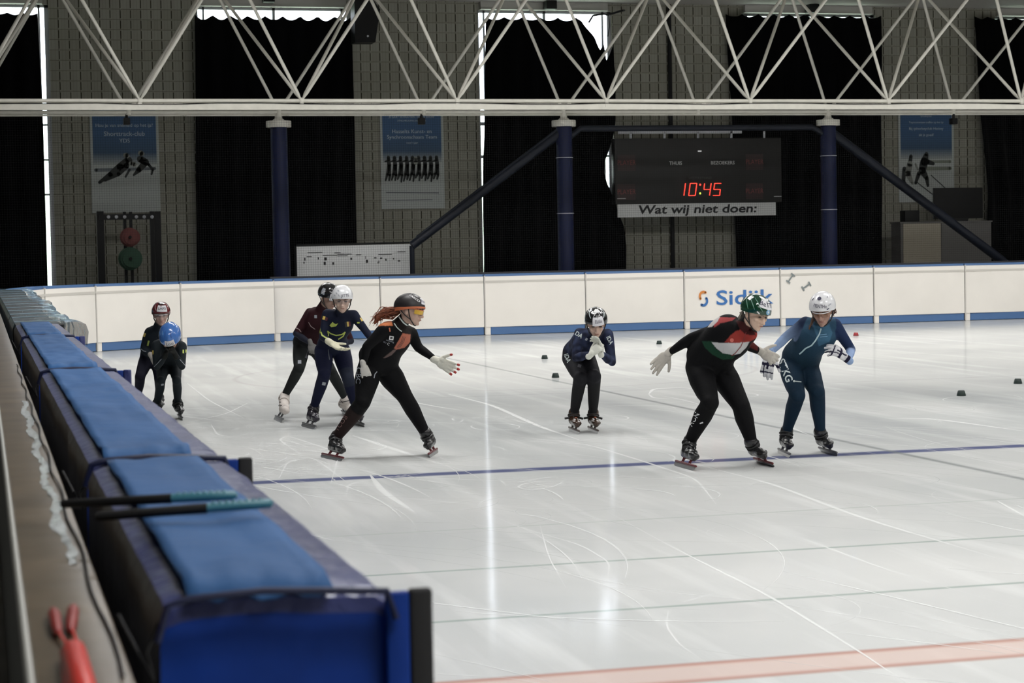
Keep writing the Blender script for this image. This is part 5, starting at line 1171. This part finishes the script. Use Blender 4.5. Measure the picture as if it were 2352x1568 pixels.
# ---- navy suit with black-yellow-red patches, white helmet, in front of the dark helmeted one
def seg_j(isn, t, c, co, nn):
    c[isn('shinR', 'shinL', 'thighR', 'thighL')] = (.008, .010, .030); c[isn('thighL') & (t > .75)] = (.018, .022, .038)
Z = person('skater in navy suit with yellow belt graphics and white helmet, behind the red ponytail',
    dict(head=(786, 688, -.34), neck=(783, 721, -.22), chest=(779, 742, -.16), waist=(768, 768, -.06), pelvis=(764, 795, .06), shR=(752, 722, -.16), shL=(812, 724, -.20), elR=(741, 774, -.24), wrR=(757, 785, -.40),
         elL=(838, 757, -.24), wrL=(858, 785, -.30), hipR=(743, 806, .06), hipL=(784, 806, .10), kneeR=(745, 860, -.14), kneeL=(799, 868, -.06), ankR=(720, 938, .06), ankL=(820, 942, .05)),
    (.10, -.25, .95), (.0, 1, .15), (.009, .012, .028), [((692, 979), (720, 986)), ((815, 973), (838, 981))], bulk=.97, rad=dict(thigh=.088, hip=.090, knee=.062, calf=.060, shin=.050, ankle=.040, shoulder=.056),
    torso=(.150, .120, .138, .145), tdepth=(.11, .095, .10, .085), segcol=seg_j, skin=(.56, .40, .33),
    paint=[([(726, 755), (735, 745), (736, 760), (733, 768)], (.42, .50, .10), None)],
    boots=dict(both=dict(tube_m=M['steel_grey'], m=mat('boot_plum', (.016, .012, .022), .35, coat=.2))))
H = Z['H']; ho = make_helmet(Z['root'], H, M['gloss_white'], vent=False)
helmet_text(H, ho, 'JITTE', .034, -.28, .32, M['pen'], rot=.02); 
for a_, e_ in ((.35, .35), (.62, .5), (.8, .3), (.5, .75)): helmet_patch('pen_mark', H, ho, .006, .022, a_, e_, M['grey_line'], rot=.3+a_)
make_glasses(Z['root'], H, M['lens_clear'], M['lens_clear'])
decal_box(Z, 'arm_flag_yellow', 5.5, 8, 744, 730, M['yellow_patch'], rot=-.3); decal_box(Z, 'arm_flag_black', 4, 8, 739.5, 728, M['ink'], rot=-.3); decal_box(Z, 'arm_flag_red', 6, 8, 750, 732.5, mat('flag_red', (.07, .02, .03), .5), rot=-.3)
decal_box(Z, 'chest_flag_yellow', 4, 11, 799, 744, M['yellow_patch'], rot=.12); decal_box(Z, 'chest_flag_black', 5, 12, 794.5, 745, M['ink'], rot=.12); decal_box(Z, 'chest_flag_red', 3.5, 11, 803, 743.5, mat('flag_red2', (.10, .02, .03), .5), rot=.12)
decal_box(Z, 'arm_patch', 5, 9, 830.5, 733, M['yellow_patch'], rot=.5); decal_box(Z, 'arm_patch', 6, 3, 823, 741, M['lime'], rot=.0)
decal(Z, 'chest_crest', [(-10, -3), (-3, 5), (0, 2), (4, 0), (10, 2), (5, -5), (-6, -7)], [tuple(range(7))], 767, 744, M['lime'])
for L_ in ([(752, 760), (760, 766), (772, 770), (785, 768), (793, 762)], [(752, 760), (755, 768), (753, 774)], [(793, 762), (788, 772), (777, 779)]): decal_line(Z, 'belt_graphic', L_, 2.6, M['lime'])
decal_line(Z, 'sleeve_graphic', [(737, 762), (740, 770), (748, 775), (758, 780)], 3, M['lime'])
decal_box(Z, 'knee_logo', 8, 7, 744, 881, M['grey_line'], rot=-.2); decal_line(Z, 'leg_trim', [(783, 888), (790, 890)], 1.5, M['pale_trim']); decal_line(Z, 'inner_seam', [(754, 802), (755, 815), (757, 826)], 2, mat('seam_grey', (.06, .07, .09), .5))
decal_line(Z, 'shin_graphic', [(717, 885), (715, 900), (716, 908)], 2.2, M['lime'])
make_hand('glove', Z['p']['wrR']+camvec(.010, -.008, .01), camvec(.80, -.52, .35), camvec(.35, .75, .3), camvec(.35, .85, -.2), Z['root'], 1.18, curl=(.22, .3, .2), spread=.12, col=(.66, .63, .48), thumb_out=.8)
make_hand('glove', Z['p']['wrL'], camvec(.7, -.6, .1), camvec(.4, 0, -.9), camvec(0, .8, .1), Z['root'], 1.1, curl=(.3, .4, .3), col=(.60, .58, .54))

# ---- maroon and black suit, black helmet, half hidden behind the white helmeted one
def seg_o(isn, t, c, co, nn):
    a = isn('torso', 'chestseg', 'neckseg', 'upperR', 'upperL'); c[a] = (.030, .008, .011); c[isn('torso') & (t < .35)] = (.012, .012, .014); c[isn('foreR', 'foreL')] = (.020, .022, .034); c[isn('upperR', 'upperL') & (t > .93)] = (.020, .022, .034)
Z = person('skater in maroon and black suit with black helmet and white boots, half hidden',
    dict(head=(756, 682, -.30), neck=(738, 712, -.20), chest=(731, 738, -.12), waist=(715, 762, -.02), pelvis=(703, 790, .10), shR=(712, 718, -.10), shL=(778, 722, -.14), elR=(680, 766, -.14), wrR=(713, 788, -.26),
         elL=(806, 783, -.14), wrL=(772, 796, -.24), hipR=(692, 800, .06), hipL=(728, 802, .10), kneeR=(687, 846, -.16), kneeL=(762, 856, -.05), ankR=(652, 912, .06), ankL=(795, 918, .10)),
    (.65, -.45, .60), (.25, 1, .30), (.016, .018, .018), [((627, 963), (646, 971)), ((782, 948), (806, 958))], bulk=.95, rad=dict(thigh=.082, hip=.088, knee=.060, calf=.056, shin=.046, ankle=.038),
    torso=(.145, .120, .140, .15), tdepth=(.11, .10, .115, .09), segcol=seg_o, skin=(.40, .26, .21),
    boots=dict(both=dict(m=M['boot_white'], tube_m=M['steel_grey'], strap_m=M['boot_white'], gaiter=M['strap_black'])))
H = Z['H']; ho = make_helmet(Z['root'], H, M['gloss_black'])
helmet_patch('name_label', H, ho, .085, .062, .30, .12, M['label']); helmet_text(H, ho, 'JOE', .030, .26, .10, M['pen']); helmet_patch('label_bar', H, ho, .003, .045, .64, .12, M['pen'], off=.005)
helmet_patch('silver_patch', H, ho, .035, .060, 1.5, .35, M['grey_line'], rot=.2); helmet_line('white_line', H, ho, [(1.25, .5), (1.45, .3), (1.55, .1)], .003, M['white_line'])
decal_line(Z, 'arm_trim', [(674, 752), (680, 753), (687, 756), (692, 763)], 1.5, M['pale_trim']); decal_line(Z, 'chest_trim', [(709, 740), (714, 749), (724, 756)], 1.5, M['pale_trim'])
decal_box(Z, 'chest_logo', 6, 7, 725, 727, M['grey_line']); decal_box(Z, 'knee_logo', 8, 8, 688, 831, M['grey_line']); decal_line(Z, 'thigh_graphic', [(710, 800), (706, 815), (702, 822)], 5, mat('thigh_grey', (.10, .10, .12), .5)); decal_line(Z, 'shin_print', [(651, 888), (648, 897), (646, 903)], 2.5, M['silver_line'])
make_hand('glove', Z['p']['wrR'], camvec(.25, -.9, .2), camvec(-.2, 0, -1), camvec(.9, .1, .0), Z['root'], .9, curl=(.7, .9, .7), spread=.03, col=(.16, .155, .15))
make_hand('glove', Z['p']['wrL'], camvec(-.4, -.9, .2), camvec(.2, 0, -1), camvec(-.9, .1, .0), Z['root'], 1.05, curl=(.4, .5, .4), spread=.05, col=(.50, .47, .42))

# ---- navy patterned suit, crouching in the middle
def seg_e(isn, t, c, co, nn):
    a = isn('torso', 'chestseg', 'neckseg', 'upperR', 'upperL', 'foreR', 'foreL'); ns = np.array([noise.noise(Vector(q*22)) for q in co[a]]); k = np.clip(ns*1.6+.35, 0, 1)[:, None]
    c[a] = np.array((.008, .010, .026))*(1-k)+np.array((.030, .040, .085))*k; c[isn('shinR', 'shinL')] = (.014, .014, .015); c[isn('thighR', 'thighL')] = (.014, .014, .017)
Z = person('skater crouching alone in navy patterned suit, white gloved hands at the chin',
    dict(head=(1369, 742, -.40), neck=(1366, 775, -.22), chest=(1352, 783, -.10), waist=(1337, 797, .06), pelvis=(1326, 814, .22), shR=(1332, 766, -.16), shL=(1395, 768, -.18), elR=(1322, 822, -.28), wrR=(1354, 813, -.46),
         elL=(1406, 832, -.26), wrL=(1380, 811, -.42), hipR=(1312, 822, .18), hipL=(1346, 822, .20), kneeR=(1333, 868, -.16), kneeL=(1365, 864, -.17), ankR=(1318, 952, .08), ankL=(1362, 952, .08)),
    (.05, -.42, .90), (.0, 1, .40), (.013, .013, .016), [((1305, 988), (1330, 998)), ((1349, 987), (1374, 997))], bulk=.98, rad=dict(thigh=.080, hip=.086, knee=.064, calf=.058, shin=.050, ankle=.038, shoulder=.056, bicep=.050, fore=.044),
    torso=(.140, .130, .142, .150), tdepth=(.115, .105, .115, .09), segcol=seg_e, skin=(.60, .42, .34), voxel=.0056,
    boots=dict(both=dict(m=M['boot_brown'], tube_m=mat('tube_bronze', (.11, .09, .08), .35, metal=.5), strap_out=1)))
H = Z['H']; ho = make_helmet(Z['root'], H, M['gloss_black'])
helmet_patch('name_label', H, ho, .098, .074, -.10, .32, M['label'], rot=.08); helmet_text(H, ho, 'ELiSa', .038, -.10, .32, M['pen'], rot=.1, sx=.85)
for sg in (-1, 1):
    helmet_line('white_graphic', H, ho, [(sg*.28, 1.02), (sg*.30, .82), (sg*.40, .66)], .004, M['white_line']); helmet_line('white_graphic', H, ho, [(sg*1.5, 1.1), (sg*1.15, .85), (sg*.80, .62), (sg*.62, .50)], .005, M['silver_line'])
    helmet_line('white_graphic', H, ho, [(sg*1.6, .6), (sg*1.4, .3), (sg*1.25, .05)], .004, M['silver_line'])
helmet_patch('white_crown', H, ho, .045, .040, 0, 1.22, M['white_line']); helmet_patch('white_bar', H, ho, .030, .006, -.05, .76, M['white_line'])
decal_text(Z, 'IDA', 14, 1328, 768, M['silver_line'], rot=-.55, sx=.9, bold=.3); decal_text(Z, 'IDA', 13, 1400, 781, M['silver_line'], rot=-1.15, sx=.9, bold=.3); decal_text(Z, 'IDA', 14, 1303, 822, M['silver_line'], rot=-1.2, sx=.9, bold=.3)
decal_box(Z, 'thigh_logo', 8, 7, 1331, 840, mat('logo_dim', (.08, .08, .09), .5), rot=-.3); decal_box(Z, 'chest_mark', 5, 6, 1347, 779, M['grey_line'], rot=-.5)
make_hand('glove', Z['p']['wrR']+camvec(.012, -.002, 0), camvec(.62, .60, .1), camvec(.5, -.2, -.8), camvec(-.35, .8, .3), Z['root'], 1.05, curl=(.55, .8, .6), spread=.06, col=(.66, .67, .60), thumb_out=.6)
make_hand('glove', Z['p']['wrL']+camvec(-.004, .01, .0), camvec(-.28, .92, .05), camvec(-.6, 0, .5), camvec(-.3, .5, .8), Z['root'], 1.02, curl=(.25, .5, .4), spread=.04, col=(.66, .67, .60), thumb_out=.4)

# ---- small one with the blue helmet
DRK = (.014, .019, .023)
Z = person('small skater in dark suit with bright blue helmet, head bowed into the hands',
    dict(head=(391, 776, -.46), neck=(387, 778, -.18), chest=(389, 798, -.12), waist=(389, 822, .06), pelvis=(388, 838, .22), shR=(359, 792, -.20), shL=(418, 795, -.20), elR=(360, 843, -.34), wrR=(380, 814, -.48),
         elL=(418, 842, -.34), wrL=(402, 814, -.48), hipR=(375, 842, .16), hipL=(402, 842, .16), kneeR=(370, 874, -.18), kneeL=(406, 873, -.18), ankR=(360, 930, .08), ankL=(408, 927, .10)),
    (.02, -.80, .55), (.0, .62, .78), DRK, [((348, 958), (368, 968)), ((404, 955), (425, 969))], hk=1.07, bulk=.84, rad=dict(thigh=.074, hip=.080, knee=.056, calf=.058, shin=.050, ankle=.042, shoulder=.062, bicep=.054, fore=.050, elbow=.046, wrist=.034),
    torso=(.135, .130, .150, .16), tdepth=(.11, .105, .115, .10), voxel=.0075)
H = Z['H']; ho = make_helmet(Z['root'], H, M['gloss_blue'])
helmet_patch('name_label', H, ho, .095, .060, -.12, .30, M['label'], rot=.06); helmet_text(H, ho, 'Lou', .048, -.10, .30, M['pen'], rot=.06)
for sg in (-.42, .42): helmet_line('dark_groove', H, ho, [(sg*2.2, 1.3), (sg*1.1, 1.0), (sg*.95, .72)], .003, mat('groove_%d' % (sg*10), (.01, .03, .14), .3))
helmet_line('pale_highlight_line', H, ho, [(1.35, 1.05), (.85, .82)], .003, M['badge_blue'])
for sg, s_ in ((1, 'L'), (-1, 'R')):
    e_, w_ = Z['p']['el'+s_], Z['p']['wr'+s_]
decal_box(Z, 'arm_patch', 5.5, 9, 350, 809, M['yellow_patch'], rot=-.1); decal_box(Z, 'arm_patch', 3.5, 8, 421, 807, M['lime']); decal_box(Z, 'arm_patch', 3, 7, 427, 806, M['lime'])
decal_line(Z, 'sleeve_trim', [(354, 842), (363, 833), (371, 824)], 1.2, M['grey_line']); decal_line(Z, 'sleeve_trim', [(427, 841), (420, 833), (413, 825)], 1.2, M['grey_line']); decal_box(Z, 'thigh_logo', 6, 4, 373, 883, M['grey_line'], rot=.2)
for s_, tx in (('R', .9), ('L', -.9)): make_hand('glove', Z['p']['wr'+s_], camvec(tx*.35, .85, .1), camvec(tx, 0, -.2), camvec(0, .1, 1), Z['root'], 1.0, curl=(.3, .4, .3), spread=.05, col=(.016, .017, .016))

# ---- dark red helmet, standing behind the small one
Z = person('skater in dark suit with dark red helmet, standing behind the blue-helmeted child',
    dict(head=(370, 722, -.28), neck=(364, 752, -.18), chest=(361, 775, -.12), waist=(353, 797, -.02), pelvis=(348, 818, .06), shR=(343, 762, -.12), shL=(386, 764, -.14), elR=(328, 802, -.10), wrR=(348, 818, -.22),
         elL=(398, 802, -.14), wrL=(388, 822, -.26), hipR=(338, 820, .04), hipL=(362, 820, .08), kneeR=(322, 864, -.14), kneeL=(366, 868, -.10), ankR=(316, 915, .06), ankL=(366, 916, .08)),
    (.18, -.20, .95), (.0, 1, .12), (.014, .019, .026), [((302, 945), (318, 953)), ((356, 942), (374, 950))], hk=.97, bulk=.88, rad=dict(thigh=.084, hip=.086, knee=.064, calf=.060, shin=.050, ankle=.042, shoulder=.060, bicep=.056, fore=.050),
    torso=(.135, .130, .145, .15), tdepth=(.11, .10, .11, .09), skin=(.50, .33, .28), voxel=.0075,
    segcol=lambda isn, t, c, co, nn: c.__setitem__(isn('thighR', 'thighL', 'shinR', 'shinL'), (.010, .010, .020)))
H = Z['H']; ho = make_helmet(Z['root'], H, M['gloss_red'])
helmet_patch('name_label', H, ho, .098, .066, -.12, .52, M['label'], rot=-.05); helmet_text(H, ho, 'LARS', .036, -.12, .52, M['pen'], rot=-.03)
helmet_patch('dark_crown', H, ho, .06, .05, -.1, 1.15, M['gloss_black'], round_=True); helmet_line('pale_swoosh', H, ho, [(.95, .85), (.7, .5), (.55, .3)], .006, M['pale_trim'])
make_glasses(Z['root'], H, M['lens_clear'], M['frame_white'])
decal_box(Z, 'arm_patch', 5, 9, 332, 769, M['yellow_patch'], rot=-.35); decal_line(Z, 'sleeve_trim', [(324, 801), (330, 806), (336, 807)], 1.5, M['grey_line']); decal_line(Z, 'belt_patch', [(342, 782), (339, 794)], 4, M['lime'])
for s_ in 'RL': make_hand('glove', Z['p']['wr'+s_], camvec(.5, -.7, .3), camvec(0, .5, -.8), camvec(.6, .4, 0), Z['root'], 1.0, curl=(.3, .4, .3), col=(.40, .37, .34))
